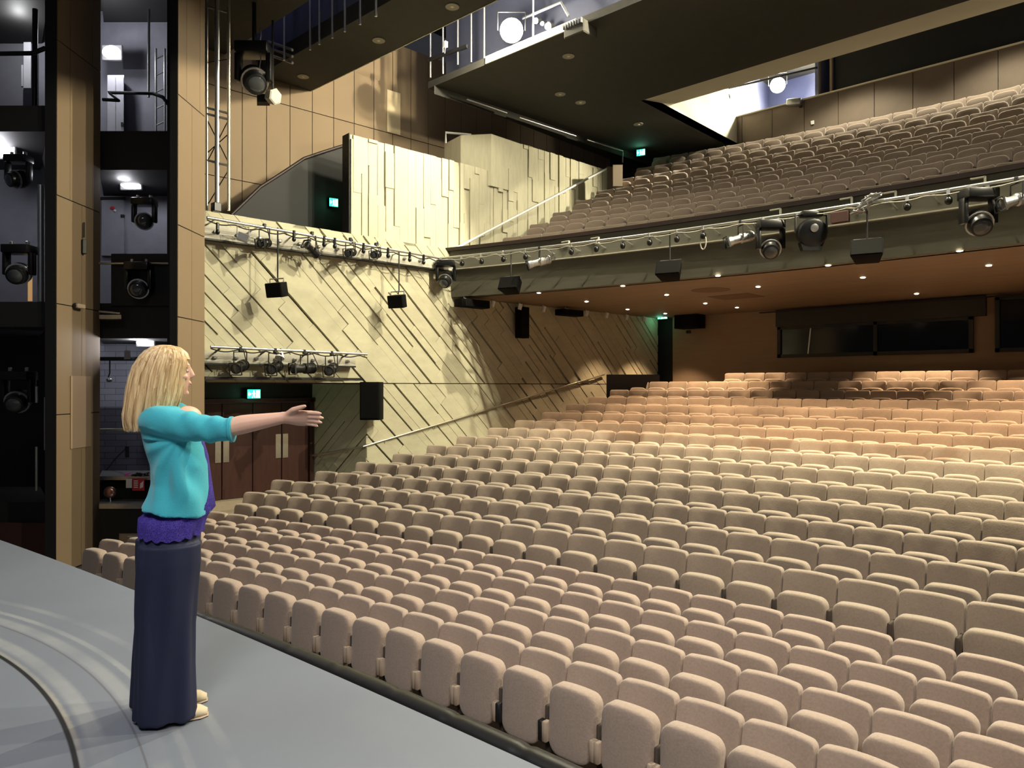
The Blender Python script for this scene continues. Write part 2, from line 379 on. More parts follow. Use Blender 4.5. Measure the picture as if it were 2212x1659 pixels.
# stepped floors following the rows
def tiers(rows, name, xl, xr, front_y, base):
    mb = MB(); ks = sorted(rows); N = 24
    for i, r in enumerate(ks):
        v, h, _ = rows[r]; z = CZ+h-TOPZ
        vf = v-.50 if i else front_y; vb = (rows[ks[i+1]][0]-.50) if i+1 < len(ks) else v+.45
        xs = [xl+(xr-xl)*j/N for j in range(N+1)]
        A = [(x, arc(vf, x), z) for x in xs]; B = [(x, arc(vb, x), z) for x in xs]; o = len(mb.v)
        zb = CZ+rows[ks[i-1]][1]-TOPZ if i else base
        mb.v += [Vector(p) for p in A+B]+[Vector((x, y, zb-.02)) for x, y, _ in A]
        n = N+1
        for j in range(N):
            mb.f.append((o+j, o+j+1, o+n+j+1, o+n+j)); mb.f.append((o+2*n+j, o+2*n+j+1, o+j+1, o+j))
    return mb
struct(tiers(ROWS, 'floor_stalls', -14.2, 9, 3.0, -1.6), 'floor_stalls', 'carpet')
struct(tiers(CIRC, 'floor_circle', -13.0, 9, 13.3, 3.6), 'floor_circle', 'carpet')
# ------------------------------------------------------------------ room shell
def zr(z): return CZ+z
def XW(Y, base=-13.05): return base+.084*(Y-9.3)
WT = Vector((.084, 1, 0)).normalized(); WN = Vector((1, -.084, 0)).normalized()
def wp(Y, z, out=0.0, base=-13.05): return Vector((XW(Y, base), Y, z))+WN*out
# stage
RC = (-4.349, -3.932); RR = 5.046
M['stage'] = stage_mat(RC[0], RC[1], RR)
def sedge(X): return 2.19-.0065*(X+1.94)**2
mb = MB(); xs = [-11+.25*k for k in range(73)]
top = [(x, sedge(x), 0) for x in xs]
mb.prism([(xs[0], -4.5, 0)]+top+[(xs[-1], -4.5, 0)], (0, 0, -.12)); fl = struct(mb, 'floor_stage', 'stage', 'grey painted stage floor with scuffed arcs of the revolve')
mb = MB()
for a, b in zip(top[:-1], top[1:]):
    mb.f.append(tuple(len(mb.v)+k for k in range(4))); mb.v += [Vector((a[0], a[1]-.02, -.12)), Vector((b[0], b[1]-.02, -.12)), Vector((b[0], b[1]-.02, -1.5)), Vector((a[0], a[1]-.02, -1.5))]
struct(mb, 'wall_stage_front', 'black')
# padded black rail in front of the first row
mb = MB(); xs2 = [-9.05+.05*k for k in range(281)]
mb.tube([(x, arc(3.22, x), -.70) for x in xs2], .10, 14, rr=[.090 if (x+9.05) % .62 < .05 else .10 for x in xs2])
struct(mb, 'trim_2', 'rubber', 'black padded rail along the front of the stalls', 50)
mb = MB()
for a, b in zip(xs2[:-1:4], xs2[4::4]):
    o = len(mb.v); mb.v += [Vector((a, arc(3.25, a), -.72)), Vector((b, arc(3.25, b), -.72)), Vector((b, arc(3.25, b), -1.6)), Vector((a, arc(3.25, a), -1.6))]; mb.f.append((o, o+1, o+2, o+3))
    o = len(mb.v); mb.v += [Vector((a, sedge(a)-.02, -.80)), Vector((b, sedge(b)-.02, -.80)), Vector((b, arc(3.2, b), -.80)), Vector((a, arc(3.2, a), -.80))]; mb.f.append((o, o+1, o+2, o+3))
struct(mb, 'wall_rail_front', 'black')
# ---- planked concrete
def clip(poly, reg):
    out = poly
    for i in range(len(reg)):
        a = reg[i]; b = reg[(i+1) % len(reg)]; inp = out; out = []
        def side(p): return (b[0]-a[0])*(p[1]-a[1])-(b[1]-a[1])*(p[0]-a[0])
        for j in range(len(inp)):
            p = inp[j]; q = inp[(j+1) % len(inp)]; sp = side(p); sq = side(q)
            if sp >= 0: out.append(p)
            if sp*sq < -1e-12: t = sp/(sp-sq); out.append((p[0]+(q[0]-p[0])*t, p[1]+(q[1]-p[1])*t))
        if len(out) < 3: return []
    return out
def planks(mb, regs, ang, width, to3, normal, rnd, relief=.03, groove=.32, seg=(.9, 2.8), thin=.006, thick=.038):
    ca, sa = math.cos(ang), math.sin(ang)
    us = [p[0] for r in regs for p in r]; vs = [p[1] for r in regs for p in r]
    cs = [(u*ca+v*sa, -u*sa+v*ca) for u in (min(us), max(us)) for v in (min(vs), max(vs))]
    s0, s1 = min(c[0] for c in cs), max(c[0] for c in cs); t0, t1 = min(c[1] for c in cs), max(c[1] for c in cs)
    t = t0
    while t < t1:
        w = width*rnd.uniform(.75, 1.2); s = s0-rnd.uniform(0, 2)
        while s < s1:
            l = rnd.uniform(*seg); g = thick*rnd.uniform(.6, 1.15) if rnd.random() < groove else thin
            dp = rnd.choice((0, .006, .012, .018, .03))/.03*relief
            q = [(s+.0015, t), (s+l-.0015, t), (s+l-.0015, t+w-g), (s+.0015, t+w-g)]
            q = [(a*ca-b*sa, a*sa+b*ca) for a, b in q]
            for r in regs:
                c = clip(q, r)
                if len(c) >= 3:
                    mb.prism([to3(a, b)-normal*.05 for a, b in c], normal*(.05+dp))
            s += l
        t += w
rnd = random.Random(11)
YJ = 9.57           # door recess jamb on the wall
LEDGE = zr(3.22); SEAM = zr(.07); YB = 19.86
up = [(5.95, SEAM+.008), (YB, SEAM+.008), (YB, LEDGE), (5.95, LEDGE)]
low = [(YJ, zr(-2.9)), (YB, zr(-2.9)), (YB, SEAM-.012), (YJ, SEAM-.012)]
mb = MB(); mbg = MB()
planks(mb, [up], R(-45), .20, lambda Y, z: wp(Y, z, .0), WN, rnd, relief=.035, groove=.36)
planks(mb, [low], R(-45), .20, lambda Y, z: wp(Y, z, .0), WN, rnd, relief=.025, groove=.28)
struct(mb, 'wall_left', 'concrete', 'pale board-marked concrete side wall with diagonal grooves')
mbg.poly([wp(5.95, SEAM-.02, -.05), wp(YB, SEAM-.02, -.05), wp(YB, LEDGE, -.05), wp(5.95, LEDGE, -.05)])
mbg.poly([wp(YJ, zr(-2.9), -.052), wp(YB, zr(-2.9), -.052), wp(YB, SEAM, -.052), wp(YJ, SEAM, -.052)])
struct(mbg, 'wall_left_backing', 'groove')
# sloping ledge on top of the wall
mb = MB(); mb.prism([wp(5.95, LEDGE, .0), wp(5.95, LEDGE, -.42), wp(5.95, LEDGE-.04, -.42), wp(5.95, LEDGE-.06, .0)], WT*5.9)
struct(mb, 'trim_3', 'concrete_up', 'concrete ledge on top of the side wall')
# door recess: jamb, header, doors
J0 = wp(YJ, 0); J1 = at(675, 900, X=-14.5); DX = -14.5
jn = Vector((J1.y-J0.y, -(J1.x-J0.x), 0)).normalized(); jn = jn if jn.y < 0 else -jn
ju = Vector((J1.x-J0.x, J1.y-J0.y, 0)); jl = ju.length; ju.normalize()
mb = MB(); planks(mb, [[(0, zr(-2.9)), (jl, zr(-2.9)), (jl, SEAM), (0, SEAM)]], R(-45), .19, lambda u, z: Vector((J0.x, J0.y, 0))+ju*u+Vector((0, 0, z)), jn, rnd, relief=.02, groove=.2)
struct(mb, 'wall_recess', 'concrete')
DY1 = J1.y; DY0 = 6.3
DB = zr(-2.3); DT = zr(-.34)
mb = MB(); mb.box((DX-.06, (DY0+DY1)/2, (DT+SEAM)/2+.02), (.1, DY1-DY0, SEAM-DT+.04))
mb.prism([(J0.x, 6.05, SEAM+.06), (J0.x, J0.y, SEAM+.06), (DX-.1, DY1, SEAM+.06), (DX-.1, 6.3, SEAM+.06)], (0, 0, .05))
struct(mb, 'wall_door_head', 'black', 'black panel over the double doors')
mb = MB(); mb.box((DX+.0, (DY0+DY1)/2, DB-.16), (.5, DY1-DY0, .32)); mb.box((DX+.9, 7.2, DB-.32), (1.6, 5.0, .3)); struct(mb, 'trim_4', 'skirt', 'tan step below the double doors')
def door(name, ya, yb, label, plates):
    o = thing(name, label, 'door', (DX, (ya+yb)/2, DB)); o['kind'] = 'structure'
    MB().rbox((DX, (ya+yb)/2, (DB+DT)/2), (.055, yb-ya-.012, DT-DB-.01), .006, 1).build('leaf', 'wood', o)
    for yp in plates:
        tag(MB().rbox((DX+.034, yp, DB+1.02), (.012, .13, .52), .004, 1).build('push_plate', 'steel', o), 'brushed steel push plate')
    MB().box((DX+.032, (ya+yb)/2, DB+.11), (.006, yb-ya-.08, .2)).build('kick_plate', 'wood', o)
# seams in the photo: leaves meet at px 477 (plates 466..490) and 607
y1 = at(478, 960, X=DX).y; y2 = at(607, 960, X=DX).y; ym = (y1+y2)/2; w_ = y2-ym; yj = J1.y-.12
door('door_1', y1-w_, y1-.004, 'dark wood door leaf nearest the pillar with steel push plate', [y1-.085])
door('door_2', y1+.004, ym-.004, 'dark wood door leaf right of the steel plates beside the woman', [y1+.085])
door('door_3', ym+.004, y2-.004, 'dark wood door leaf left of the far pair of steel plates', [y2-.085])
door('door_4', y2+.004, yj, 'dark wood door leaf beside the concrete recess wall', [y2+.085])
mb = MB(); mb.rbox((DX+.02, yj+.055, (DB+DT)/2), (.14, .10, DT-DB+.12), .006, 1); mb.rbox((DX+.02, (y1+yj)/2-.6, DT+.05), (.14, yj-y1+w_+1.3, .09), .006, 1)
mb.rbox((DX+.02, ym, DT+.05), (.12, .05, .05), .004, 1); struct(mb, 'trim_5', 'wood', 'dark wooden door frame')
# ---- circle side: upright boards
B2 = -13.24; CY0, CYM, CY1 = 9.29, 13.23, 17.9
def wp2(Y, z, out=0.0): return wp(Y, z, out, B2)
mb = MB(); rnd = random.Random(5)
planks(mb, [[(CY0, LEDGE-.1), (CYM, LEDGE-.1), (CYM, zr(5.38)), (CY0, zr(5.38))]], R(90), .19, lambda Y, z: wp2(Y, z), WN, rnd, relief=.05, groove=.25, seg=(.5, 2.2), thick=.03)
planks(mb, [[(CYM, LEDGE-.1), (CY1, LEDGE-.1), (CY1, zr(6.29)), (CYM, zr(6.29))]], R(90), .19, lambda Y, z: wp2(Y, z), WN, rnd, relief=.04, groove=.25, seg=(.5, 2.4), thick=.03)
struct(mb, 'wall_circle_left', 'concrete_up', 'pale upright-boarded concrete parapet beside the circle')
mb = MB()
mb.prism([wp2(CY0, LEDGE-.1, -.03), wp2(CYM, LEDGE-.1, -.03), wp2(CYM, zr(5.37), -.03), wp2(CY0, zr(5.37), -.03)], -WN*.22)
mb.prism([wp2(CYM+.05, LEDGE-.1, -.03), wp2(CY1, LEDGE-.1, -.03), wp2(CY1, zr(6.28), -.03), wp2(CYM+.05, zr(6.28), -.03)], -WN*.22)
struct(mb, 'wall_circle_core', 'concrete_up')
mb = MB(); mb.prism([wp2(CY0-.03, LEDGE-.1, .01), wp2(CY0-.03, LEDGE-.1, -.27), wp2(CY0-.03, zr(5.41), -.27), wp2(CY0-.03, zr(5.41), .01)], WT*.03)
struct(mb, 'trim_6', 'black')
# the block that steps up behind it
mb = MB(); a = at(995, 320, d=18.55); b = at(1061, 320, d=18.44); c = at(960, 330, d=19.2)
mb.prism([Vector((p.x, p.y, zr(5.0))) for p in (b, a, c)]+[Vector((c.x+1.2, c.y+1.6, zr(5.0))), wp2(15.5, zr(5.0), -.06)], (0, 0, 1.29))
struct(mb, 'wall_circle_block', 'concrete_up', 'taller smooth concrete block behind the circle parapet')
# ---- tan panelled wall above
G0 = -15.6; GK = .084
def gw(Y, z, out=0): return Vector((G0+GK*(Y-9.65), Y, z))+WN*out
mb = MB(); rnd = random.Random(3); bk = MB()
bk.poly([gw(7.0, zr(2.2), -.03), gw(21, zr(2.2), -.03), gw(21, zr(9), -.03), gw(7.0, zr(9), -.03)])
yy = 7.0; zs = [zr(2.2), zr(4.62), zr(6.60), zr(9.0)]
while yy < 21:
    w = .57
    for z0, z1 in zip(zs[:-1], zs[1:]):
        mb.prism([gw(yy+.008, z0+.009), gw(yy+w-.008, z0+.009), gw(yy+w-.008, z1-.009), gw(yy+.008, z1-.009)], -WN*.025)
    yy += w
struct(mb, 'wall_left_upper', 'gold', 'tan panelled upper side wall with dark seams'); struct(bk, 'wall_left_upper_backing', 'gold_seam')
q = [at(841, 226, X=-15.22), at(868, 232, X=-15.22), at(868, 294, X=-15.22), at(841, 287, X=-15.22)]
mb = MB(); y0 = at(841, 226, X=-15.3).y; y1_ = at(868, 232, X=-15.3).y
tag(struct(mb.prism([gw(y0, zr(6.62), .004), gw(y1_, zr(6.62), .004), gw(y1_, zr(7.72), .004), gw(y0, zr(7.72), .004)], WN*.012), 'trim_7', 'gold_pale', 'pale access panel in the tan wall'))
# black vomitory between tan wall and concrete parapet
VX = -14.35
mb = MB(); v = [at(px, py, X=VX) for px, py in ((498, 468), (560, 408), (604, 380), (655, 346), (690, 334), (746, 316), (758, 505), (620, 505))]
mb.prism(v, (-.1, 0, 0)); struct(mb, 'wall_vomitory', 'tower', 'black stair enclosure beside the circle')
mb = MB(); mb.tube([p+Vector((.03, 0, .03)) for p in v[:6]], .035, 8); o = tag(mb.build('handrail', 'cap', None, 50), 'dark handrail sloping down along the black stair enclosure', 'handrail')
# landing behind the ledge so nothing is open to the void
mb = MB(); mb.poly([wp(7.0, LEDGE-.1, -.4), wp(20, LEDGE-.1, -.4), gw(20, LEDGE-.1), gw(7.0, LEDGE-.1)]); struct(mb, 'floor_circle_landing', 'carpet')
# ---- back wall of the stalls with control room windows
SOF = zr(2.1); BY = 19.9
mb = MB(); bx0 = at(1453, 760, Y=BY).x
mb.box(((bx0+9)/2, BY+.1, (zr(-2.9)+SOF)/2), (9-bx0, .2, SOF-zr(-2.9))); struct(mb, 'wall_back', 'backwall', 'brown boarded back wall of the stalls')
mb = MB(); mb.box(((bx0-12.6)/2, BY+.25, (zr(-2.9)+SOF)/2), (bx0+12.6+.2, .1, 5.1)); struct(mb, 'door_5', 'tower', 'dark doorway in the back corner of the stalls')  # flat black panel stands for the dark beyond the opening
WX0 = at(1682, 700, Y=BY).x; WX1 = at(2104, 700, Y=BY).x; WX2 = at(2132, 640, Y=BY).x; wz0 = zr(.78); wz1 = zr(1.38)+.0; wzt = SOF-.02
mb = MB(); mb.box(((WX0+WX2)/2, BY-.10, (zr(1.62)+wzt)/2), (WX2-WX0, .2, wzt-zr(1.62))); struct(mb, 'trim_8', 'frame', 'dark pelmet over the control room window')
def window(name, x0, x1, z0, z1, label, mull):
    o = thing(name, label, 'window', ((x0+x1)/2, BY, z0)); o['kind'] = 'structure'
    mb = MB(); t = .09
    mb.box(((x0+x1)/2, BY-.05, z0+t/2), (x1-x0, .1, t)); mb.box(((x0+x1)/2, BY-.05, z1-t/2), (x1-x0, .1, t))
    for x in [x0+t/2, x1-t/2]+mull: mb.box((x, BY-.05, (z0+z1)/2), (t, .1, z1-z0))
    mb.build('window_frame', 'frame', o)
    MB().box(((x0+x1)/2, BY-.03, (z0+z1)/2), (x1-x0, .02, z1-z0)).build('pane', 'glass', o)
    return o
window('window_1', WX0, WX1, wz0, zr(1.64), 'long dark control room window in the back wall', [at(1893, 720, Y=BY).x])
X3 = at(2151, 700, Y=BY).x
window('window_2', X3, X3+4, wz0, SOF-.05, 'dark control room window at the right end of the back wall', [X3+2])
mb = MB(); mb.tube([(-8.8, BY-.25, SOF-.07), (2, BY-.25, SOF-.07)], .018, 6)
tag(mb.build('conduit', 'cap'), 'thin dark pipe below the soffit over the control room windows', 'pipe')
# things glimpsed inside the control room
o = tag(MB().rbox((at(1748, 735, Y=BY-.045).x, BY-.042, zr(1.2)), (.035, .008, .8), .003, 1, Matrix.Rotation(R(6), 3, 'Y')).build('blind_pole', 'silver'), 'pale upright strip behind the control room glass', 'pole')
# ---- circle front (curved fascia) and soffit
FV = 12.95
def circ_strip(prof, name, m, label=None, x0=-12.86, x1=8.5, n=60, smooth=40, kind=True):
    """prof: list of (dv, z) swept along the curved front"""
    mb = MB(); N = len(prof)
    for k in range(n+1):
        x = x0+(x1-x0)*k/n
        for dv, z in prof: mb.v.append(Vector((x, arc(FV+dv, x), z)))
    for k in range(n):
        for j in range(N):
            a = k*N+j; b = k*N+(j+1) % N; mb.f.append((a, b, b+N, a+N))
    mb.f.append(tuple(range(N))); mb.f.append(tuple(range(n*N, n*N+N))[::-1])
    if kind: return struct(mb, name, m, label, smooth)
    return mb.build(name, m, None, smooth)
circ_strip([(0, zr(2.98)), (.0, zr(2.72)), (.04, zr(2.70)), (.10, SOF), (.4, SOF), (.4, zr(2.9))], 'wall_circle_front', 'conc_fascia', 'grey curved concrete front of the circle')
circ_strip([(.02, zr(3.16)), (.02, zr(2.98)), (.3, zr(2.98)), (.3, zr(3.16))], 'trim_9', 'conc_fascia')
circ_strip([(-.05, zr(3.24)), (-.05, zr(3.16)), (.36, zr(3.16)), (.36, zr(3.24))], 'trim_10', 'cap', 'dark capping rail on the circle front')
circ_strip([(-.05, zr(2.735)), (-.05, zr(2.715)), (.02, zr(2.715)), (.02, zr(2.735))], 'trim_11', 'painted', 'pale ledge on the circle front')
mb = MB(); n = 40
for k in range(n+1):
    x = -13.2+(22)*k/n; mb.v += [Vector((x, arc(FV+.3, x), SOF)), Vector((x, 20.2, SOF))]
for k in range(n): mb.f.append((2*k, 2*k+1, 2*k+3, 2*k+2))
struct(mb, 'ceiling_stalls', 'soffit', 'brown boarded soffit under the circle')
# ---- main ceiling
CL = zr(7.1); XR = 9.0
def slab(name, y0, y1, z, th, m, label=None, x0=-16.2, x1=XR): return struct(MB().box(((x0+x1)/2, (y0+y1)/2, z+th/2), (x1-x0, y1-y0, th)), name, m, label)
slab('ceiling_1', 4.4, 7.75, zr(7.35), .2, 'ceiling', 'dark ceiling panel nearest the stage')
mb = MB(); pr = [(8.5, CL), (9.8, CL), (10.22, CL+.34), (10.22, CL+.42), (8.5, CL+.42)]
mb.prism([(-16.2, y, z) for y, z in pr], (XR+16.2, 0, 0)); struct(mb, 'ceiling_2', 'ceiling', 'dark ceiling strip between two lighting slots')
mb = MB(); mb.prism([(-16.2, 9.81, CL-.004), (-16.2, 10.23, CL+.336), (-16.2, 10.23, CL+.32), (-16.2, 9.84, CL+.0)], (XR+16.2, 0, 0)); struct(mb, 'trim_12', 'cream', 'cream bevel lit along the ceiling strip')
slab('ceiling_3', 11.62, 15.7, CL, .16, 'ceiling', 'large dark ceiling over the circle', -13.4)
slab('ceiling_4', 15.7, 20.9, CL, .16, 'ceiling', None, -13.4, -10.0)
struct(MB().box((-10.2, 11.60, CL+.08), (2.5, .03, .16)), 'trim_13', 'cream', 'cream lamplit stretch of the front edge of the large ceiling')  # cream piece kept to the lamplit stretch; light falloff put into its length
mb = MB(); mb.prism([(-10, 15.7, CL), (-10, 17.05, CL+.26), (-10, 17.05, CL+.34), (-10, 15.7, CL+.16)], (XR+10, 0, 0)); struct(mb, 'trim_14', 'cream', 'cream bevel of the rear lighting slot')
mb = MB(); mb.prism([(-10.0, 15.7, CL), (-10.0, 20.9, CL), (-10.0, 20.9, zr(9.6)), (-10, 17.05, zr(9.6)), (-10.0, 17.05, CL+.3)], (-.08, 0, 0)); struct(mb, 'wall_slot_cheek', 'cream', 'cream triangular cheek of the rear lighting slot')
# dark wall above circle parapet on the left, between tan wall and ceiling
mb = MB(); mb.poly([wp(11.6, CL, .0, -13.35), wp(20.9, CL, .0, -13.35), wp(20.9, zr(6.9), .0, -13.35), wp(11.6, zr(6.9), .0, -13.35)]); struct(mb, 'trim_15', 'ceiling')
for k, (a, b) in enumerate((((1008, 214), (1095, 244)), ((1122, 254), (1244, 294)), ((1268, 302), (1345, 326)))):
    p = at(*a, X=-12.9+.084*(at(*a, X=-12.9).y-12.5)); q = at(*b, X=-12.9+.084*(at(*b, X=-12.9).y-12.5))
    pts = [p, q] + ([q+Vector((0, 0, -.35))] if k == 2 else [])
    tag(MB().tube(pts, .022, 8).build('wall_rail', 'metal', None, 50), ['thin pale rail high on the dark wall, end nearest the stage', 'thin pale rail high on the dark wall, middle length', 'thin pale rail high on the dark wall ending in a drop near exit sign'][k], 'rail')
# back of the circle: parapet of the technical gallery
PY = 20.85; PT = zr(8.02)
mb = MB(); x = -12.6
while x < 8.5:
    mb.box((x+.46, PY, (PT+zr(5.3))/2), (.905, .12, PT-zr(5.3))); x += .92
struct(mb, 'wall_back_circle', 'parapet', 'brown panelled wall behind the last circle row')
struct(MB().box((-2, PY-.02, PT+.015), (21.2, .2, .03)), 'trim_16', 'cream', 'pale capping on the wall behind the circle')
struct(MB().box((-4, PY+.12, 6.3), (25.6, .1, 6)), 'wall_back_circle_core', 'black'); struct(MB().box((-14.2, PY+.1, 9), (3.6, .1, 4)), 'wall_back_corner', 'black')
GX0 = -10.05; GX1 = at(1762, 160, Y=PY).x
mb = MB(); mb.box(((GX0+GX1)/2-.2, 23.2, zr(8.9)), (GX1-GX0+.8, .1, 3.0)); mb.box((GX1+.05, 22.0, zr(8.9)), (.1, 2.4, 3.0)); mb.box((GX0-.05, 22.1, zr(8.9)), (.1, 2.3, 3.0))
struct(mb, 'wall_gallery', 'bluewall', 'blue-lit wall inside the rear lighting gallery')
struct(MB().box((-1, 20.2, zr(9.75)), (20, 6.4, .1)), 'ceiling_5', 'ceiling')
struct(MB().box(((GX0+GX1)/2, 22, PT-.9), (GX1-GX0, 2.4, .1)), 'floor_gallery', 'black')
mb = MB(); mb.rbox((GX1+.06, PY+.02, zr(8.75)), (.12, .1, 1.5), .01, 1); mb.rbox((GX1+.42, PY+.02, zr(8.75)), (.07, .1, 1.5), .01, 1); struct(mb, 'trim_17', 'gold', 'tan post at the right end of the gallery opening')
struct(MB().box(((GX1+9)/2+.3, PY+.1, zr(8.85)), (9-GX1-.4, .06, 1.75)), 'window_3', 'black', 'dark glazed band above the wall behind the circle')
M['slotwall'] = mat('slot_dark_blue', (.045, .05, .085), .8, var=.3)
# catwalks in the two front slots: blue walls behind
mb = MB(); mb.poly([(-16.4, 8.45, zr(10.4)), (9, 8.45, zr(10.4)), (9, 8.45, zr(7.4)), (-16.4, 8.45, zr(7.4))]); mb.poly([(-16.3, 7.7, zr(7.4)), (-16.3, 12, zr(7.4)), (-16.3, 12, zr(10.4)), (-16.3, 7.7, zr(10.4))])
struct(mb, 'wall_slot', 'bluewall')
mb = MB(); mb.poly([(-13.3, 12.1, zr(10.4)), (9, 12.1, zr(10.4)), (9, 12.1, zr(7.2)), (-13.3, 12.1, zr(7.2))]); struct(mb, 'wall_slot_rear', 'slotwall')
struct(MB().box((-3.5, 9.5, zr(10.5)), (26, 12, .1)), 'ceiling_6', 'ceiling')
# ------------------------------------------------------------------ proscenium towers
M['patch'] = mat('dull_tan_patch', (.33, .24, .16), .8)
M['soffit_dark'] = mat('soffit_vent', (.13, .075, .045), .7)
M['copper'] = mat('copper_bell', (.55, .30, .24), .25, metal=.9)
def V2(x, y, z=0): return Vector((x, y, z))
FWH = Vector((FW.x, FW.y, 0)).normalized()
PB = zr(-2.93)
def pillar(name, A, B, seams, label, splits):
    A = V2(*A); B = V2(*B); u = (B-A); L = u.length; u.normalize(); n = Vector((u.y, -u.x, 0)); n = n if n.x > 0 else -n
    mb = MB(); zs = [PB]+[zr(s) for s in seams]+[zr(8.2)]
    for z0, z1, sp in zip(zs[:-1], zs[1:], splits):
        e = [0]+sp+[1]
        for a, b in zip(e[:-1], e[1:]):
            p = A+u*(a*L+.004)+V2(0, 0, z0+.008); q = A+u*(b*L-.004)+V2(0, 0, z0+.008)
            h = V2(0, 0, z1-z0-.016); mb.prism([p, q, q+h, p+h], -n*.03)
    struct(mb, name, 'gold', label)
    core = MB(); c = [A-n*.012, B-n*.012, B-n*.13, A-n*.13]; core.prism([p+V2(0, 0, PB) for p in c], (0, 0, zr(8.2)-PB)); struct(core, name+'_core', 'tower')
    return A, u, L, n
pA = pillar('wall_pillar_near', (-13.0, 3.68), (-13.8, 4.57), [-.44, 1.29, 2.98, 5.4], 'tan panelled proscenium pillar nearest the stage', [[.55], [.55], [.55], [.28, .80], [.28, .80]])
pB = pillar('wall_pillar_far', (-12.0, 5.12), (-12.67, 5.87), [1.12, 2.6, 4.7], 'tan panelled proscenium pillar beside the concrete wall', [[.5], [.5], [.5], [.3, .8]])
A, u, L, n = pA
p = A+u*(L*.29)+n*.004; q = A+u*(L*.76)+n*.004
struct(MB().prism([V2(p.x, p.y, zr(-1.0)), V2(q.x, q.y, zr(-1.0)), V2(q.x, q.y, zr(.17)), V2(p.x, p.y, zr(.17))], n*.01), 'trim_18', 'patch', 'dull tan patch panel on the near pillar')
def cpt(px, py, d): return at(px, py, d=d)
def cbox(px0, px1, py0, py1, d, dep, mb=None):
    """box standing square to the hall's sight line: front at depth d, dep metres deep"""
    mb = mb or MB(); a = cpt(px0, py0, d); b = cpt(px1, py0, d); c = cpt(px1, py1, d); e = cpt(px0, py1, d)
    h = ray((px0+px1)/2, 829.5); h.z = 0      # the towers stand square to the splayed side of the hall
    return mb.prism([a, b, c, e], h*dep)
# bay between the two pillars
T = MB()
D2 = 12.75
cbox(214, 380, 283, 367, D2, 2.0, T); cbox(214, 380, 655, 731, D2, 2.0, T); cbox(240, 380, 548, 660, D2-.05, .5, T)
cbox(214, 380, -160, -60, D2, 2.0, T); cbox(214, 380, 1098, 1240, D2-.3, 2.2, T)
cbox(361, 384, -80, 1240, D2+.02, 2.2, T); cbox(364, 381, -80, 1240, D2-.62, .1, T)
cbox(214, 380, 1042, 1098, D2+.25, 1.8, T)
struct(T, 'wall_tower_far', 'tower', 'black floors and posts of the lighting tower between the pillars')
def wallq(name, m, px0, px1, py0, py1, d, label=None):
    a, b, c, e = cpt(px0, py0, d), cpt(px1, py0, d), cpt(px1, py1, d), cpt(px0, py1, d)
    mb = MB(); mb.poly([a, b, c, e]); o = struct(mb, name, m, label)
    uv = o.data.uv_layers.new(name='UVMap'); w = (b-a).length; h = (a-e).length
    for li, l in enumerate(o.data.loops):
        co = o.data.vertices[l.vertex_index].co; uv.data[li].uv = ((co-a).dot((b-a).normalized()), (co-e).dot((a-e).normalized()))
    return o
DB2 = D2+1.75
wallq('wall_tower_far_top', 'greywall', 180, 420, -120, 320, DB2); wallq('wall_tower_far_middle', 'greywall', 180, 420, 340, 720, DB2)
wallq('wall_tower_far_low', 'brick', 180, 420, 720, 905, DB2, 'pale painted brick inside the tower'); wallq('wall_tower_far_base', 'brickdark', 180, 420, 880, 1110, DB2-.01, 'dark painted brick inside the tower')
# bay left of the near pillar
D1 = 11.3
T = MB()
cbox(-140, 104, 228, 284, D1, 2.4, T); cbox(-140, 104, 652, 706, D1, 2.4, T); cbox(97, 121, -80, 1215, D1-.02, .25, T); cbox(-140, 104, 1085, 1260, D1+.2, 2, T)
cbox(-140, 104, -80, 0, D1+.5, 2.0, T)
struct(T, 'wall_tower_near', 'tower', 'black floors and posts of the lighting tower left of the near pillar')
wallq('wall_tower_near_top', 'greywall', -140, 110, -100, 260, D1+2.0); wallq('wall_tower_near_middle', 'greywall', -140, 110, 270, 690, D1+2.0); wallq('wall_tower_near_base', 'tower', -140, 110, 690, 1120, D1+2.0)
M['oxblood'] = mat('oxblood_panel', (.055, .018, .014), .7); struct(cbox(-60, 97, 1130, 1225, D1+.12, .05), 'trim_19', 'oxblood', 'dark red panel at the foot of the tower')
# ---- things in the towers
def bulkhead(px, py, d, w, h, label, watts, col=(.93, .93, 1)):
    p = cpt(px, py, d); o = thing('bulkhead_lamp', label, 'lamp', p, 'white bulkhead lamps in the lighting towers')
    rot = align(FWH)
    MB().rbox(p+FWH*.05, (w*1.15, .05, h*1.25), .02, 2, rot).build('casing', 'silver', o, 50)
    MB().ell(p, (w/2, .05, h/2), rot).build('diffuser', 'bulkhead', o, 60)
    l = bpy.data.lights.new('tower_light', 'POINT'); l.energy = watts; l.color = col; l.shadow_soft_size = .12
    lo_ = bpy.data.objects.new('tower_light', l); COL.objects.link(lo_); lo_.location = p-FWH*.22
bulkhead(240, 112, D2+1.2, .34, .24, 'glowing white lamp at the top of the tower between the pillars', 34)
bulkhead(281, 397, D2+.9, .36, .17, 'glowing white lamp over the grey door in the tower between the pillars', 45)
bulkhead(312, 740, D2+.7, .30, .12, 'glowing white lamp just above the woman\'s head', 55)
bulkhead(8, 326, D1+.7, .30, .20, 'glowing white lamp in the tower at the left edge of the photo', 40)
l = bpy.data.lights.new('tower_light', 'POINT'); l.energy = 22; lo_ = bpy.data.objects.new('tower_light', l); COL.objects.link(lo_); lo_.location = cpt(40, 60, D1+1.0)
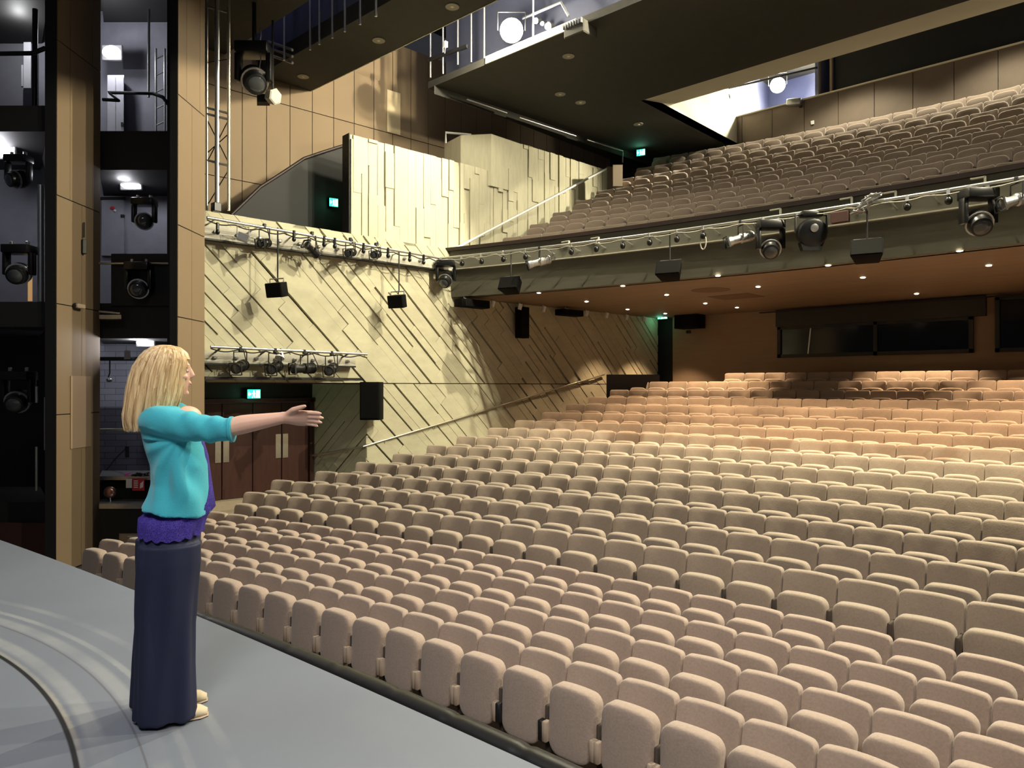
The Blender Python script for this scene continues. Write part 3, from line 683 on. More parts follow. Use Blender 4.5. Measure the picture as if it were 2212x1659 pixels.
# ceilings of compartments are the black slabs; lockers and doors
o = thing('locker', 'pale lilac steel locker in the top of the tower between the pillars', 'locker', cpt(250, 285, DB2-.4))
cbox(232, 268, 162, 287, DB2-.35, .3).build('cabinet', 'whitewall', o)
for a, b in ((233, 249.5), (250.5, 267)): cbox(a, b, 166, 284, DB2-.37, .02).build('door', 'whitewall', o)
cbox(261, 266, 264, 272, DB2-.39, .02).build('handle', 'black', o)
o = thing('grey_door', 'grey steel door with a red sticker inside the tower', 'door', cpt(243, 555, DB2-.1))
cbox(219, 268, 432, 552, DB2-.08, .05).build('leaf', 'greywall', o); cbox(215, 271, 425, 431, DB2-.1, .06).build('door_frame', 'tower', o)
MB().ell(cpt(243, 449, DB2-.1), (.05, .01, .03), align(FWH)).build('sticker', 'red', o); MB().ell(cpt(248, 455, DB2-.1), (.025, .015, .025), align(FWH)).build('sticker_label', 'white', o)
MB().box(cpt(265, 466, DB2-.1), (.06, .05, .04), align(FWH)).build('handle', 'black', o)
def ladder(name, label, px0, px1, py0, py1, d, n, r=.02, m='metal', cat='ladder'):
    o = thing(name, label, cat, cpt((px0+px1)/2, py1, d))
    for px in (px0, px1): MB().tube([cpt(px, py0, d), cpt(px, py1, d)], r, 8).build('rail', m, o, 50)
    for k in range(n):
        y = py0+(py1-py0)*(k+.5)/n; MB().tube([cpt(px0, y+4, d), cpt(px1, y-5, d)], r*.75, 6).build('rung', m, o, 50)
    return o
ladder('ladder', 'steel rung ladder in the top of the tower between the pillars', 337, 356, 105, 285, DB2-.5, 5)
tag(MB().tube([cpt(322, 20, D2+.5), cpt(321, 210, D2+.5)], .022, 8).build('pipe', 'metal', None, 50), 'slim upright pipe beside the ladder in the tower', 'pipe')
tag(MB().tube([cpt(222, 215, D2+.1), cpt(256, 217, D2+.1), cpt(234, 200, D2+.35), cpt(330, 202, D2+.2), cpt(352, 210, D2), cpt(371, 236, D2-.1)], .03, 8).build('guard_rail', 'black', None, 50), 'black bent guard rail across the top opening of the tower', 'rail')
tag(MB().tube([cpt(214, 569, D2-.1), cpt(364, 569, D2-.1)], .02, 8).build('crossbar', 'steel', None, 50), 'thin steel bar across the middle opening of the tower', 'bar')
tag(MB().tube([cpt(214, 928, D2+.2), cpt(372, 928, D2+.2)], .025, 8).build('crossbar', 'steel', None, 50), 'pale bar across the tower at the woman\'s shoulder height', 'bar')
tag(cbox(216, 365, 771, 779, D2+.3, .1).build('shelf_beam', 'black'), 'black beam across the lowest lit opening of the tower', 'beam')
tag(MB().tube([cpt(-60, 117, D1-.05), cpt(70, 115, D1-.05), cpt(98, 104, D1-.05)], .035, 8).build('guard_rail', 'blackgloss', None, 50), 'black handrail across the top opening at the left edge', 'rail')
o = thing('wall_cabinet', 'white cabinet door standing bright in the top left tower', 'cabinet', cpt(58, 190, D1+1.7)); cbox(51, 67, 91, 190, D1+1.6, .2).build('cabinet', 'whitewall', o); cbox(46, 50, 140, 186, D1+1.55, .05).build('door', 'whitewall', o)
tag(cbox(60, 70, 598, 650, D1+1.5, .05).build('timber_upright', 'orange'), 'orange-lit timber upright in the left tower', 'timber')
tag(MB().tube([cpt(88, 400, D1+.2), cpt(88, 652, D1+.2)], .045, 10).build('pipe', 'metal', None, 50), 'grey upright pipe against the left tower post', 'pipe')
tag(MB().tube([cpt(76, 20, D1+.3), cpt(75, 230, D1+.3)], .04, 8).build('pipe', 'blackgloss', None, 50), 'dark upright pipe in the top left tower', 'pipe')
o = thing('microphone', 'small black microphone hanging from the tower beam', 'microphone', cpt(236, 822, D2+.3))
MB().tube([cpt(237, 779, D2+.3), cpt(237, 806, D2+.3), cpt(234, 815, D2+.3)], .012, 6).build('cable', 'black', o); MB().ell(cpt(236, 821, D2+.28), (.05, .05, .04)).build('head', 'silver', o, 60)
tag(cbox(268, 282, 757, 776, D2+.25, .1).build('junction_box', 'greywall'), 'grey junction box on the tower beam', 'box')
o = thing('door_magnet', 'small black box with a slack cable on the tower post', 'box', cpt(274, 985, D2+.4)); cbox(270, 279, 964, 988, D2+.4, .08).build('casing', 'black', o)
MB().tube([cpt(271, 970, D2+.5), cpt(250, 990, D2+.9), cpt(222, 1026, D2+1)], .012, 6).build('cable', 'black', o)
# shelf with cables and fire notice
tag(cbox(215, 378, 1029, 1037, D2+.05, .9).build('counter', 'silver'), 'pale counter edge inside the tower at the woman\'s waist', 'counter')
tag(cbox(214, 345, 1088, 1099, D2-.32, .5).build('ledge_top', 'silver'), 'grey ledge top at the foot of the tower', 'ledge')
pts = []
for k in range(60):
    a = k*.42; c = cpt(295+11*math.cos(a)+k*.3, 1027-k*.06, D2+.15); pts.append(c+FWH*(.10*math.sin(a))+Vector((0, 0, .02*math.sin(a*1.7))))
tag(MB().tube(pts, .012, 6).build('cable_coil', 'blackgloss', None, 50), 'black coil of cable lying on the tower counter', 'cable')
tag(MB().tube([cpt(277+7*math.cos(k*.5), 1026+3*math.sin(k*.5), D2+.1) for k in range(11)], .014, 6).build('cable_tie', 'pink', None, 50), 'pink strap beside the cable coil on the counter', 'strap')
o = thing('fire_notice', 'red fire notice with white lines below the tower counter', 'sign', cpt(299, 1060, D2)); cbox(286, 312, 1034, 1060, D2, .012).build('plate', 'red', o)
mb = MB()
for k in range(4): cbox(289, 298, 1038+k*4.5, 1040+k*4.5, D2-.006, .004, mb)
mb.build('lettering', 'white', o)
mb = MB()
for k in range(3): mb.prism([cpt(302+k*2.5, 1055-k, D2-.004), cpt(304+k*2.5, 1055-k, D2-.004), cpt(306+k*2, 1042-k*2, D2-.004), cpt(303+k*2, 1044-k, D2-.004)], FWH*.003)
mb.build('symbol', 'white', o)
tag(cbox(272, 285, 1034, 1054, D2, .006).build('paper_notice', 'paper'), 'blank white paper beside the red fire notice', 'paper')
o = thing('alarm_bell', 'small shiny round bell in the dark below the tower counter', 'bell', cpt(238, 1065, D2)); p = cpt(238, 1063, D2-.05)
MB().ell(p, (.11, .06, .10), align(FWH)).build('dome', 'copper', o, 60); MB().tube([p+V2(0, 0, -.08), p+V2(.03, .0, -.16), p+V2(.1, 0, -.17)], .012, 6).build('bracket', 'silver', o)
# ---- lamps and fixtures -------------------------------------------------
def yoke(mb, c, half, drop, axis, r=.012):
    a = Vector(axis).normalized()*half; z = Vector((0, 0, drop)); return mb.tube([c-a, c-a+z, c+a+z, c+a], r, 6)
def spotlight(top, aim, label, group, L=.42, r=.085, drop=.26, body='blackgloss', name='spotlight', shutter=True):
    top = Vector(top); aim = Vector(aim).normalized(); o = thing(name, label, 'spotlight', top, group)
    c = top-Vector((0, 0, drop)); side = aim.cross(Vector((0, 0, 1))).normalized()
    MB().rbox(top-Vector((0, 0, .02)), (.06, .06, .09), .01, 1).build('clamp', 'black', o)
    yoke(MB(), c, r+.025, drop-.07, side).build('yoke', 'black', o, 50)
    b = MB(); b.lathe([(-L*.5, r*.55), (-L*.47, r*.95), (-L*.1, r*1.1), (0, r*1.1), (.02, r*.86), (L*.32, r*.86), (L*.34, r*1.02), (L*.5, r*1.02)], c, aim, 16)
    for k in range(4): b.lathe([(-L*.42+k*.035, r*1.0), (-L*.42+k*.035, r*1.14), (-L*.42+k*.035+.012, r*1.14), (-L*.42+k*.035+.012, r*1.0)], c, aim, 16)
    bo = b.build('barrel', body, o, 40)
    MB().lathe([(L*.5-.02, r*.9), (L*.5+.004, r*.9), (L*.5+.02, r*.45)], c, aim, 16).build('lens', 'lens', bo, 50)
    if shutter:
        rot = align(aim); f = MB(); s = r*2.3
        for sx in (-1, 1): f.box(c+aim*(L*.5+.015)+rot @ Vector((sx*s/2, 0, 0)), (.012, .03, s), rot); f.box(c+aim*(L*.5+.015)+rot @ Vector((0, 0, sx*s/2)), (s, .03, .012), rot)
        f.build('colour_frame', 'black', o)
    pts = [c-aim*L*.5]+[c-aim*(L*.5+.10*math.sin(k*.6))+Vector((0, 0, -.14*math.sin(k*.52)+k*.045)) for k in range(1, 7)]+[top]
    MB().tube(pts, .009, 5).build('cable', 'black', o, 60)
    return o
def moving_head(top, aim, s, label, group='moving-head lights'):
    top = Vector(top); o = thing('moving_head_light', label, 'moving light', top, group); aim = Vector(aim).normalized()
    w = s*.62; rz = Matrix.Rotation(YAW, 3, 'Z')
    MB().rbox(top-Vector((0, 0, s*.12)), (w, w*.7, s*.2), .02, 2, rz).build('base', 'blackgloss', o, 40)
    for k in (-1, 1): MB().rbox(top+rz @ Vector((k*w*.3, 0, -.0)), (.05, .04, .1), .008, 1, rz).build('clamp', 'silver', o)
    c = top-Vector((0, 0, s*.68))
    for k in (-1, 1): MB().rbox(top+rz @ Vector((k*w*.48, 0, -s*.46)), (w*.16, w*.34, s*.52), .02, 2, rz, lambda v: None).build('yoke_arm', 'blackgloss', o, 40)
    L = s*.62; r = w*.40; h = MB()
    h.lathe([(-L*.42, r*.35), (-L*.38, r*.8), (-L*.15, r*1.0), (L*.1, r*1.0), (L*.24, r*.82), (L*.42, r*.80), (L*.44, r*.70)], c, aim, 20)
    ho = h.build('head', 'blackgloss', o, 40); MB().lathe([(L*.40, r*.72), (L*.45, r*.6), (L*.48, r*.2)], c, aim, 18).build('lens', 'lens', ho, 60)
    h2 = MB(); h2.lathe([(L*.1, r*1.0), (L*.1, r*1.05), (L*.16, r*1.05), (L*.16, r*.95)], c, aim, 20); h2.build('collar', 'silver', ho, 40)
    return o
def hung_speaker(top, c, w, h, label, yaw, tilt, group):
    top = Vector(top); c = Vector(c); o = thing('hanging_loudspeaker', label, 'loudspeaker', top, group)
    MB().tube([top, Vector((top.x, top.y, c.z+h*.5+.12)), c+Vector((0, 0, h*.5+.03))], .014, 6).build('hanger_pole', 'black', o, 50)
    rot = Matrix.Rotation(yaw, 3, 'Z') @ Matrix.Rotation(tilt, 3, 'X')
    def tp(v):
        if v.y > 0: v.x *= .72
    cab = MB().rbox(c, (w, h*.9, h), .012, 2, rot, tp).build('cabinet', 'speaker', o, 40)
    MB().rbox(c+rot @ Vector((0, -h*.46, 0)), (w*.94, .02, h*.92), .006, 1, rot).build('grille', 'grille', cab)
    mb = MB(); t = rot @ Vector((0, 0, h*.5)); e = rot @ Vector((w*.42, 0, 0))
    mb.tube([c+t-e, c+t-e+Vector((0, 0, .07)), c+t+e+Vector((0, 0, .07)), c+t+e], .012, 6); mb.build('bracket', 'silver', o, 50)
    return o
# upper side-wall rail
def onwall(px, py, off): return atw(px, py, off)
RO = .50
a = onwall(447, 470, RO); b = onwall(948, 557, RO)
o = thing('lighting_bar', 'pale lighting bar along the top of the diagonal concrete wall', 'lighting bar', (a+b)/2)
MB().tube([a, b], .028, 10).build('pipe', 'metal', o, 50)
for k in range(7):
    p = a.lerp(b, .03+.155*k); MB().tube([p, p-WN*(RO+.12)+Vector((0, 0, -.05))], .016, 6).build('bracket', 'metal', o, 50)
pts = [a.lerp(b, k/60)+Vector((0, 0, -.04-.05*abs(math.sin(k*.55)))) for k in range(61)]; MB().tube(pts, .012, 5).build('cable', 'black', o, 60)
def trunk(name, label, pxa, pya, pxb, pyb, h, d, m='painted'):
    a = onwall(pxa, pya, d); b = onwall(pxb, pyb, d); z0 = (a.z+b.z)/2
    mb = MB(); q = [Vector((0, 0, 0))-WN*.0, Vector((0, 0, h)), Vector((0, 0, h))-WN*(d-.035), Vector((0, 0, h-.03))-WN*(d-.035)]
    A = Vector((a.x, a.y, z0)); Bv = Vector((b.x, b.y, z0)); L = Bv-A
    mb.prism([A+Vector((0, 0, -h/2)), A+Vector((0, 0, h/2)), A+Vector((0, 0, h/2))-WN*(d-.036), A+Vector((0, 0, -h/2))-WN*(d-.036)], L)
    o = thing(name, label, 'trunking', A); mb.build('channel', m, o)
    MB().prism([A+Vector((0, 0, -h/2-.03))+WN*.02, A+Vector((0, 0, -h/2-.002))+WN*.02, A+Vector((0, 0, -h/2-.002))-WN*(d-.036), A+Vector((0, 0, -h/2-.03))-WN*(d-.036)], L).build('lower_lip', 'black', o)
    n = 14 if L.length > 4 else 8
    for k in range(n): MB().rbox(A+L*((k+.5)/n)+WN*.014, (.07, .07, .05), .008, 1, align(WT)).build('socket', 'silver', o)
    return o
trunk('cable_trunking', 'pale cable trunking with sockets under the upper wall lighting bar', 440, 499, 985, 573, .26, .16)
rr_ = random.Random(4)
for k, (px, py, lab, sh) in enumerate(((571, 486, 'nearest the far pillar, on the upper wall bar', .34), (674, 503, 'second from the far pillar, on the upper wall bar', .34), (757, 516, 'third from the far pillar, on the upper wall bar', .28), (812, 527, 'fourth from the far pillar, on the upper wall bar', .22))):
    spotlight(onwall(px, py, RO), Vector((.55, -.75, -.22)) if k != 1 else Vector((.2, -.8, .5)), 'small black spotlight '+lab, 'spotlights on the upper wall bar', .36, .075, sh)
o = thing('floodlight', 'grey square floodlight tilted on the upper wall bar beside the far pillar', 'floodlight', onwall(527, 484, RO)); p = onwall(525, 513, RO)
MB().rbox(p, (.20, .10, .15), .01, 1, Matrix.Rotation(R(60), 3, 'Z') @ Matrix.Rotation(R(18), 3, 'Y')).build('casing', 'silver', o); yoke(MB(), p, .11, .2, WT).build('yoke', 'metal', o)
for k, (px, py) in enumerate(((470, 483), (635, 500), (700, 512), (723, 516), (785, 527), (838, 537), (885, 546), (915, 552))):
    p = onwall(px, py, RO+.02); o = thing('pipe_clamp', f'small dark pipe clamp, {ORD[k+1]} from the pillar along the upper wall bar', 'clamp', p, 'clamps on the upper wall bar')
    MB().rbox(p-Vector((0, 0, .05)), (.05, .05, .14), .01, 1).build('jaw', 'blackgloss', o); MB().ell(p-Vector((0, 0, .15)), (.04, .04, .05)).build('hook', 'blackgloss', o, 60)
# lower side-wall rail
a = onwall(455, 749, RO); b = onwall(793, 765, RO)
o = thing('lighting_bar', 'short pale lighting bar above the double doors', 'lighting bar', (a+b)/2); MB().tube([a, b], .026, 10).build('pipe', 'metal', o, 50)
for k in range(4):
    p = a.lerp(b, .06+.27*k); MB().tube([p, p-WN*(RO-.05)+Vector((0, 0, -.12))], .018, 6).build('bracket', 'black', o, 50)
pts = [a.lerp(b, k/40)+Vector((0, 0, -.03-.05*abs(math.sin(k*.5)))) for k in range(41)]; MB().tube(pts, .012, 5).build('cable', 'black', o, 60)
trunk('cable_trunking', 'pale cable trunking under the short bar above the double doors', 440, 772, 768, 780, .20, .20)
for k, (px, py, lab) in enumerate(((519, 752, 'first from the pillar'), (594, 755, 'second from the pillar'), (657, 758, 'third from the pillar, seen side on'), (716, 761, 'fourth from the pillar'))):
    spotlight(onwall(px, py, RO), Vector((.6, -.7, -.2)) if k != 2 else Vector((.05, -1, -.05)), f'black spotlight on the short bar over the doors, {lab}', 'spotlights on the short bar', .42 if k != 2 else .5, .095, .34)
p = onwall(606, 766, RO); o = thing('work_lamp', 'small pale work lamp clipped on the short bar over the doors', 'lamp', p); MB().lathe([(-.06, .03), (0, .06), (.08, .09), (.085, .06)], p, (.3, -.4, -.8), 14).build('shade', 'white', o, 50); MB().tube([p, p+Vector((0, 0, .12))], .015, 6).build('clip', 'black', o)
# hanging loudspeakers against the wall
hung_speaker(onwall(600, 492, RO), onwall(600, 626, RO+.12), .38, .27, 'black loudspeaker hung on a pole before the concrete wall, nearer the pillar', R(20), R(12), 'hanging loudspeakers')
hung_speaker(onwall(862, 542, RO), onwall(860, 651, RO+.12), .38, .27, 'black loudspeaker hung on a pole before the concrete wall, nearer the circle', R(20), R(12), 'hanging loudspeakers')
# circle-front bar
BV = FV-.42
def onbar(px, py): return arc_at(px, py, BV)
mb = MB(); BZ = zr(2.93)
o = thing('lighting_bar', 'long pale lighting bar curving along the front of the circle', 'lighting bar', (-8, arc(BV, -8), BZ))
xs3 = [-12.75+.25*k for k in range(62)]
mb.tube([(x, arc(BV, x), BZ) for x in xs3], .027, 10); mb.build('pipe', 'metal', o, 50)
for k in range(20):
    x = -12.5+.6*k; MB().tube([(x, arc(BV, x), BZ), (x, arc(FV, x), BZ-.08)], .016, 6).build('bracket', 'metal', o, 50)
MB().tube([(x+.125*j, arc(BV-.03, x+.125*j), BZ-.04-.035*abs(math.sin((x+.125*j)*5.3))) for x in xs3 for j in (0, 1)], .010, 5).build('cable', 'painted', o, 60)
for k, (px, py) in enumerate(((1229, 525), (1293, 517), (1686, 456), (1840, 432), (1935, 419), (2128, 388))):
    p = arc_at(px, py, FV-.05); q = p+Vector((0, 0, -.0)); o = thing('cable_bracket', f'pale right-angled bracket on the circle front, {ORD[k+1]} from the side wall', 'bracket', p, 'brackets on the circle front')
    MB().rbox(p+Vector((-.09, 0, .04)), (.2, .05, .025), .004, 1).build('arm', 'painted', o); MB().rbox(p+Vector((0, 0, -.02)), (.028, .05, .14), .004, 1).build('upright', 'painted', o)
for k, (px, py) in enumerate(((998, 562), (1040, 558), (1087, 551), (1135, 547), (1234, 532), (1288, 525), (1345, 517), (1403, 508), (1462, 498), (1519, 489), (1960, 414), (2049, 402))):
    p = onbar(px, py); p.z = BZ; o = thing('pipe_clamp', f'small round black clamp hanging under the circle bar, {ORD[k+1]} from the side wall', 'clamp', p, 'clamps on the circle bar')
    MB().rbox(p-Vector((0, 0, .03)), (.05, .07, .10), .01, 1).build('jaw', 'silver', o); MB().ell(p-Vector((0, 0, .16)), (.055, .055, .065)).build('hook', 'blackgloss', o, 60)
    MB().tube([p-Vector((0, 0, .05)), p-Vector((0, 0, .14))], .014, 6).build('stem', 'black', o)
pth = [onbar(1519, 506)+Vector((.06*math.sin(t*.55), 0, -.14+.14*math.cos(t*.55))) for t in range(11)]
tag(MB().tube(pth, .012, 6).build('safety_cable', 'painted', None, 60), 'pale loop of safety cable hanging from the circle bar', 'cable')
for k, (px, py, lab) in enumerate(((1166, 543, 'nearest the side wall'), (1600, 483, 'left of the middle moving light'), (2196, 392, 'at the right edge of the photo'))):
    p = onbar(px, py); p.z = BZ
    spotlight(p, -RT*.95+Vector((0, 0, -.28))-FWH*.1, 'silver spotlight with square frame on the circle bar, '+lab, 'spotlights on the circle bar', .50, .085, .30, 'silver')
for px, py, s, lab in ((963, 563, .66, 'black moving-head light at the corner of side wall and circle'), (1664, 471, .70, 'black moving-head light on the circle bar beside the round black lamp'), (2113, 398, .72, 'black moving-head light on the circle bar near the right edge')):
    p = onbar(px, py); p.z = BZ; moving_head(p-Vector((0, 0, .05)), -FWH*.75+RT*-.2+Vector((0, 0, -.55)), s, lab)
p = onbar(1752, 458); p.z = BZ; o = thing('wash_light', 'round black wash light with pale disc on the circle bar', 'wash light', p, None); c = p-Vector((0, 0, .36)); ax = -FWH+Vector((0, 0, -.25))
MB().rbox(p-Vector((0, 0, .05)), (.34, .2, .1), .02, 2, Matrix.Rotation(YAW, 3, 'Z')).build('base', 'blackgloss', o, 40); yoke(MB(), c, .26, .30, RT, .025).build('yoke', 'blackgloss', o, 50)
MB().lathe([(-.12, .12), (-.10, .22), (.04, .245), (.10, .235), (.12, .20)], c, ax, 24).build('drum', 'blackgloss', o, 40); MB().lathe([(.11, .07), (.15, .068), (.16, .04)], c+Vector((0, 0, .09)), ax, 16).build('disc', 'silver', o, 40)
MB().prism([c+RT*-.15+Vector((0, 0, -.30))-FWH*.05, c+RT*.15+Vector((0, 0, -.30))-FWH*.05, c+RT*.2+Vector((0, 0, -.16))-FWH*.05, c+RT*-.2+Vector((0, 0, -.16))-FWH*.05], FWH*.12).build('foot', 'blackgloss', o)
for px, tp_, py, w, h, lab in ((1104, 549, 617, .48, .30, 'black loudspeaker hung below the circle bar, nearest the side wall'), (1447, 501, 585, .48, .30, 'black loudspeaker hung below the circle bar, left of the moving lights'), (1873, 432, 543, .48, .30, 'black loudspeaker hung below the circle bar, under the heaped cables')):
    p = onbar(px, tp_); p.z = BZ; c = onbar(px, py); hung_speaker(p, c, w, h, lab, R(14), R(-24), 'hanging loudspeakers')
# cluster of cables near the round lamp
p = onbar(1872, 437); pts = [p+Vector((.25*math.sin(k*1.3)*math.cos(k*.4), .08*math.cos(k*1.7), -.02+.13*math.sin(k*.9))) for k in range(48)]
tag(MB().tube(pts, .013, 5).build('cable_bundle', 'silver', None, 60), 'heaped silver cables tied on the circle bar', 'cables')
p = onbar(1815, 463); tag(MB().rbox(p-Vector((0, 0, .05)), (.28, .1, .18), .01, 1).build('connector_box', 'oxblood'), 'dark maroon connector box on the circle bar', 'box')
# soffit fittings
def soffit_disc(px, py, k):
    p = at(px, py, Z=SOF-.004); o = thing('ceiling_downlight', k, 'downlight', p, 'downlights in the soffit under the circle')
    MB().lathe([(0, .062), (.008, .062), (.008, .05), (0, .05)], p-Vector((0, 0, .008)), (0, 0, 1), 18).build('bezel', 'silver', o, 40)
    MB().ell(p-Vector((0, 0, .006)), (.047, .047, .014), None, 14, 8).build('lens', 'down', o, 60)
    l = bpy.data.lights.new('downlight_beam', 'SPOT'); l.energy = DOWN_W*(.35 if px < 1270 else .6 if px < 1362 else 1); l.spot_size = R(84); l.spot_blend = .5; l.color = (1, .67, .40); l.shadow_soft_size = .05
    q = bpy.data.objects.new('downlight_beam', l); COL.objects.link(q); q.location = p-Vector((0, 0, .03))
DOWN_W = 560
DL = [(1164, 632), (1267, 651), (1345.6, 617), (1440, 636.6), (1355.6, 668), (1437, 677), (1551, 595), (1523.6, 655), (1592, 664), (1637.6, 619), (1789, 572.5), (1864, 599), (2073, 541), (2136, 573), (1980, 634)]
for k, (px, py) in enumerate(sorted(DL)): soffit_disc(px, py, f'small bright downlight in the brown soffit, {ORD[k+1]} from the side wall')
for X_, Y_ in ((-1, 14.6), (-2.2, 17.2), (.8, 16.4), (.2, 18.8), (2.8, 14.8)):
    p = Vector((X_, Y_, SOF-.004)); l = bpy.data.lights.new('downlight_beam', 'SPOT'); l.energy = DOWN_W; l.spot_size = R(84); l.spot_blend = .5; l.color = (1, .67, .40); l.shadow_soft_size = .05
    q = bpy.data.objects.new('downlight_beam', l); COL.objects.link(q); q.location = p-Vector((0, 0, .03))
for k, (px, py, lab) in enumerate(((1535, 627, 'oval dark vent in the brown soffit'), (1590, 641, 'square dark vent in the brown soffit'))):
    p = at(px, py, Z=SOF-.003); mb = MB()
    mb.lathe([(0, .42), (.004, .42)], p, (0, 0, 1), 24) if k == 0 else mb.box(p, (1.0, .9, .006))
    struct(mb, f'trim_{20+k}', 'soffit_dark', lab)
for k, (px, py) in enumerate(((1003, 640), (1063, 649), (1122, 660), (1173, 668), (1221, 677), (1266, 682), (1309, 686), (1352, 690), (1390, 692))):
    p = onwall(px, py, .30); p.z = SOF-.08; o = thing('cylinder_spotlight', f'small white cylinder spotlight on the soffit beside the side wall, {ORD[k+1]} from the circle front', 'spotlight', p, 'white cylinder spotlights')
    MB().lathe([(0, .035), (.0, .05), (.15, .05), (.15, .04)], p+Vector((0, 0, -.10)), (.25, .1, 1), 12).build('cylinder', 'white', o, 40); MB().box(p+Vector((0, 0, .05)), (.03, .03, .07)).build('stem', 'silver', o)
def box_speaker(name, p, size, rot, label, face, group=None):
    o = thing(name, label, 'loudspeaker', p, group); p = Vector(p)
    MB().rbox(p, size, .015, 2, rot).build('cabinet', 'speaker', o, 40); MB().rbox(p+rot @ (Vector(face)*1.0), tuple(s*.9 if abs(f) < 1e-6 else .015 for s, f in zip(size, face)), .004, 1, rot).build('grille', 'grille', o)
RW = Matrix((WN, WT, Vector((0, 0, 1)))).transposed()
p = onwall(1020, 650, .35); p.z = SOF-.16; box_speaker('loudspeaker', p, (.3, .85, .18), RW, 'long black loudspeaker under the soffit at the circle front', (.15, 0, 0))
p = onwall(1230, 681, .35); p.z = SOF-.15; box_speaker('loudspeaker', p, (.3, .8, .16), RW, 'long black loudspeaker under the soffit midway along the side wall', (.15, 0, 0))
p = onwall(1128, 697, .22); box_speaker('column_loudspeaker', p, (.22, .30, .78), RW, 'upright black column loudspeaker high on the shadowed side wall', (.11, 0, 0))
p = onwall(803, 866, .24); RS = Matrix.Rotation(R(-38), 3, 'Z'); box_speaker('wall_loudspeaker', p, (.36, .42, .80), Matrix.Rotation(R(-52), 3, 'Z'), 'upright black loudspeaker at the corner of the door recess', (.18, 0, 0))
p = at(1490, 695, Y=BY-.35); box_speaker('loudspeaker', p, (.75, .5, .40), Matrix.Rotation(0, 3, 'Z'), 'wide black loudspeaker by the dark doorway in the back corner', (0, -.25, 0))
tag(MB().rbox(at(1487, 717, Y=BY-.05), (.12, .08, .09), .01, 1).build('control_plate', 'frame'), 'small dark plate under the wide black loudspeaker', 'plate')
# handrails
def rail(pts, label, m='steel', r=.024, brk=True):
    o = thing('handrail', label, 'handrail', pts[0]); MB().tube(pts, r, 10).build('rail', m, o, 50)
    for k in range(len(pts)-1):
        for f in (.2, .7):
            p = pts[k].lerp(pts[k+1], f); MB().tube([p, p+Vector((0, 0, -.06)), p-WN*.085+Vector((0, 0, -.08))], .010, 6).build('bracket', m, o)
hp = [J0+ju*(jl*.98)+jn*.07, J0+ju*.02+jn*.09]
hp = [Vector((hp[0].x, hp[0].y, at(681, 993, d=15.6).z)), Vector((hp[1].x, hp[1].y, onwall(790, 965, .07).z))]+[onwall(px, py, .08) for px, py in ((1000, 901), (1130, 861), (1305, 809))]
rail(hp, 'metal handrail climbing the side wall beside the stalls')
rail([wp2(CY0+2.55, at(946, 541, X=-12.9).z, .09), wp2(at(1312, 364, X=-12.45).y, at(1312, 364, X=-12.45).z, .09)], 'pale handrail climbing the concrete parapet beside the circle', 'white', .03)
a = at(963, 292, d=18.9); tag(MB().tube([Vector((a.x, a.y, zr(6.2))), Vector((a.x, a.y, zr(6.48))), Vector((a.x+.35, a.y+.55, zr(6.48))), Vector((a.x+.35, a.y+.55, zr(6.2)))], .03, 8).build('guard_rail', 'white', None, 50), 'short white guard rail on the block above the circle parapet', 'rail')
o = thing('end_panel', 'cream upholstered box panel at the left end of a circle row', 'panel', at(1336, 400, d=20.3)); cbox(1324, 1345, 356, 402, 20.3, .3).build('panel', 'fabric2', o); cbox(1311, 1324, 360, 408, 20.35, .3).build('edge', 'standard', o)
struct(cbox(1310, 1425, 809, 905, 20.2, .2), 'entry_dark_panel', 'tower', 'black panel standing for the dark entry at the back of the stalls')  # black panel stands in for the darkness of the entry passage
# exit signs
def exit_sign(c, w, h, nrm, label, arrow=1):
    rot = align(-Vector(nrm)); o = thing('exit_sign', label, 'exit sign', c, 'green exit signs'); c = Vector(c)
    MB().rbox(c, (w*1.06, .06, h*1.12), .006, 1, rot).build('casing', 'black', o)
    def P(x, z, y=-.034): return c+rot @ Vector((x*w, y, z*h))
    MB().prism([P(-.49, -.48), P(.49, -.48), P(.49, .48), P(-.49, .48)], rot @ Vector((0, .004, 0))).build('panel', 'green_glow', o)
    mb = MB(); e = rot @ Vector((0, .003, 0)); y = -.039
    mb.prism([P(.16, -.4, y), P(.44, -.4, y), P(.44, .4, y), P(.16, .4, y)], e)      # doorway
    mb.prism([P(-.46, 0, y), P(-.36, .3, y), P(-.36, -.3, y)], e); mb.prism([P(-.36, -.1, y), P(-.24, -.1, y), P(-.24, .1, y), P(-.36, .1, y)], e)   # arrow
    mb.lathe([(0, h*.085), (.003, h*.085)], P(-.02, .30, y), rot @ Vector((0, 1, 0)), 12)       # running figure
    for q in (((-.09, .18), (.05, .2), (.03, -.08), (-.08, -.08)), ((-.08, -.08), (0, -.08), (-.1, -.42), (-.16, -.42)), ((-.03, -.08), (.04, -.08), (.1, -.36), (.04, -.4)), ((.03, .18), (.11, .02), (.08, -.02), (0, .1)), ((-.08, .18), (-.17, .04), (-.14, 0), (-.05, .1))):
        mb.prism([P(a_, b_, y) for a_, b_ in q], e)
    mb.build('pictogram', 'white_glow', o)
    l = bpy.data.lights.new('exit_glow', 'POINT'); l.energy = 1.6; l.color = (.2, 1, .6); l.shadow_soft_size = .1; q = bpy.data.objects.new('exit_glow', l); COL.objects.link(q); q.location = c+Vector(nrm).normalized()*.2
exit_sign(at(547, 851, X=DX+.1), .29, .19, (1, 0, 0), 'lit green exit sign above the dark double doors')
exit_sign(at(720, 438, X=VX+.08), .20, .19, (1, -.3, 0), 'lit green exit sign in the black stair enclosure')
exit_sign(at(1385, 330, d=22.0), .26, .19, (.3, -1, 0), 'lit green exit sign on the dark wall behind the circle')
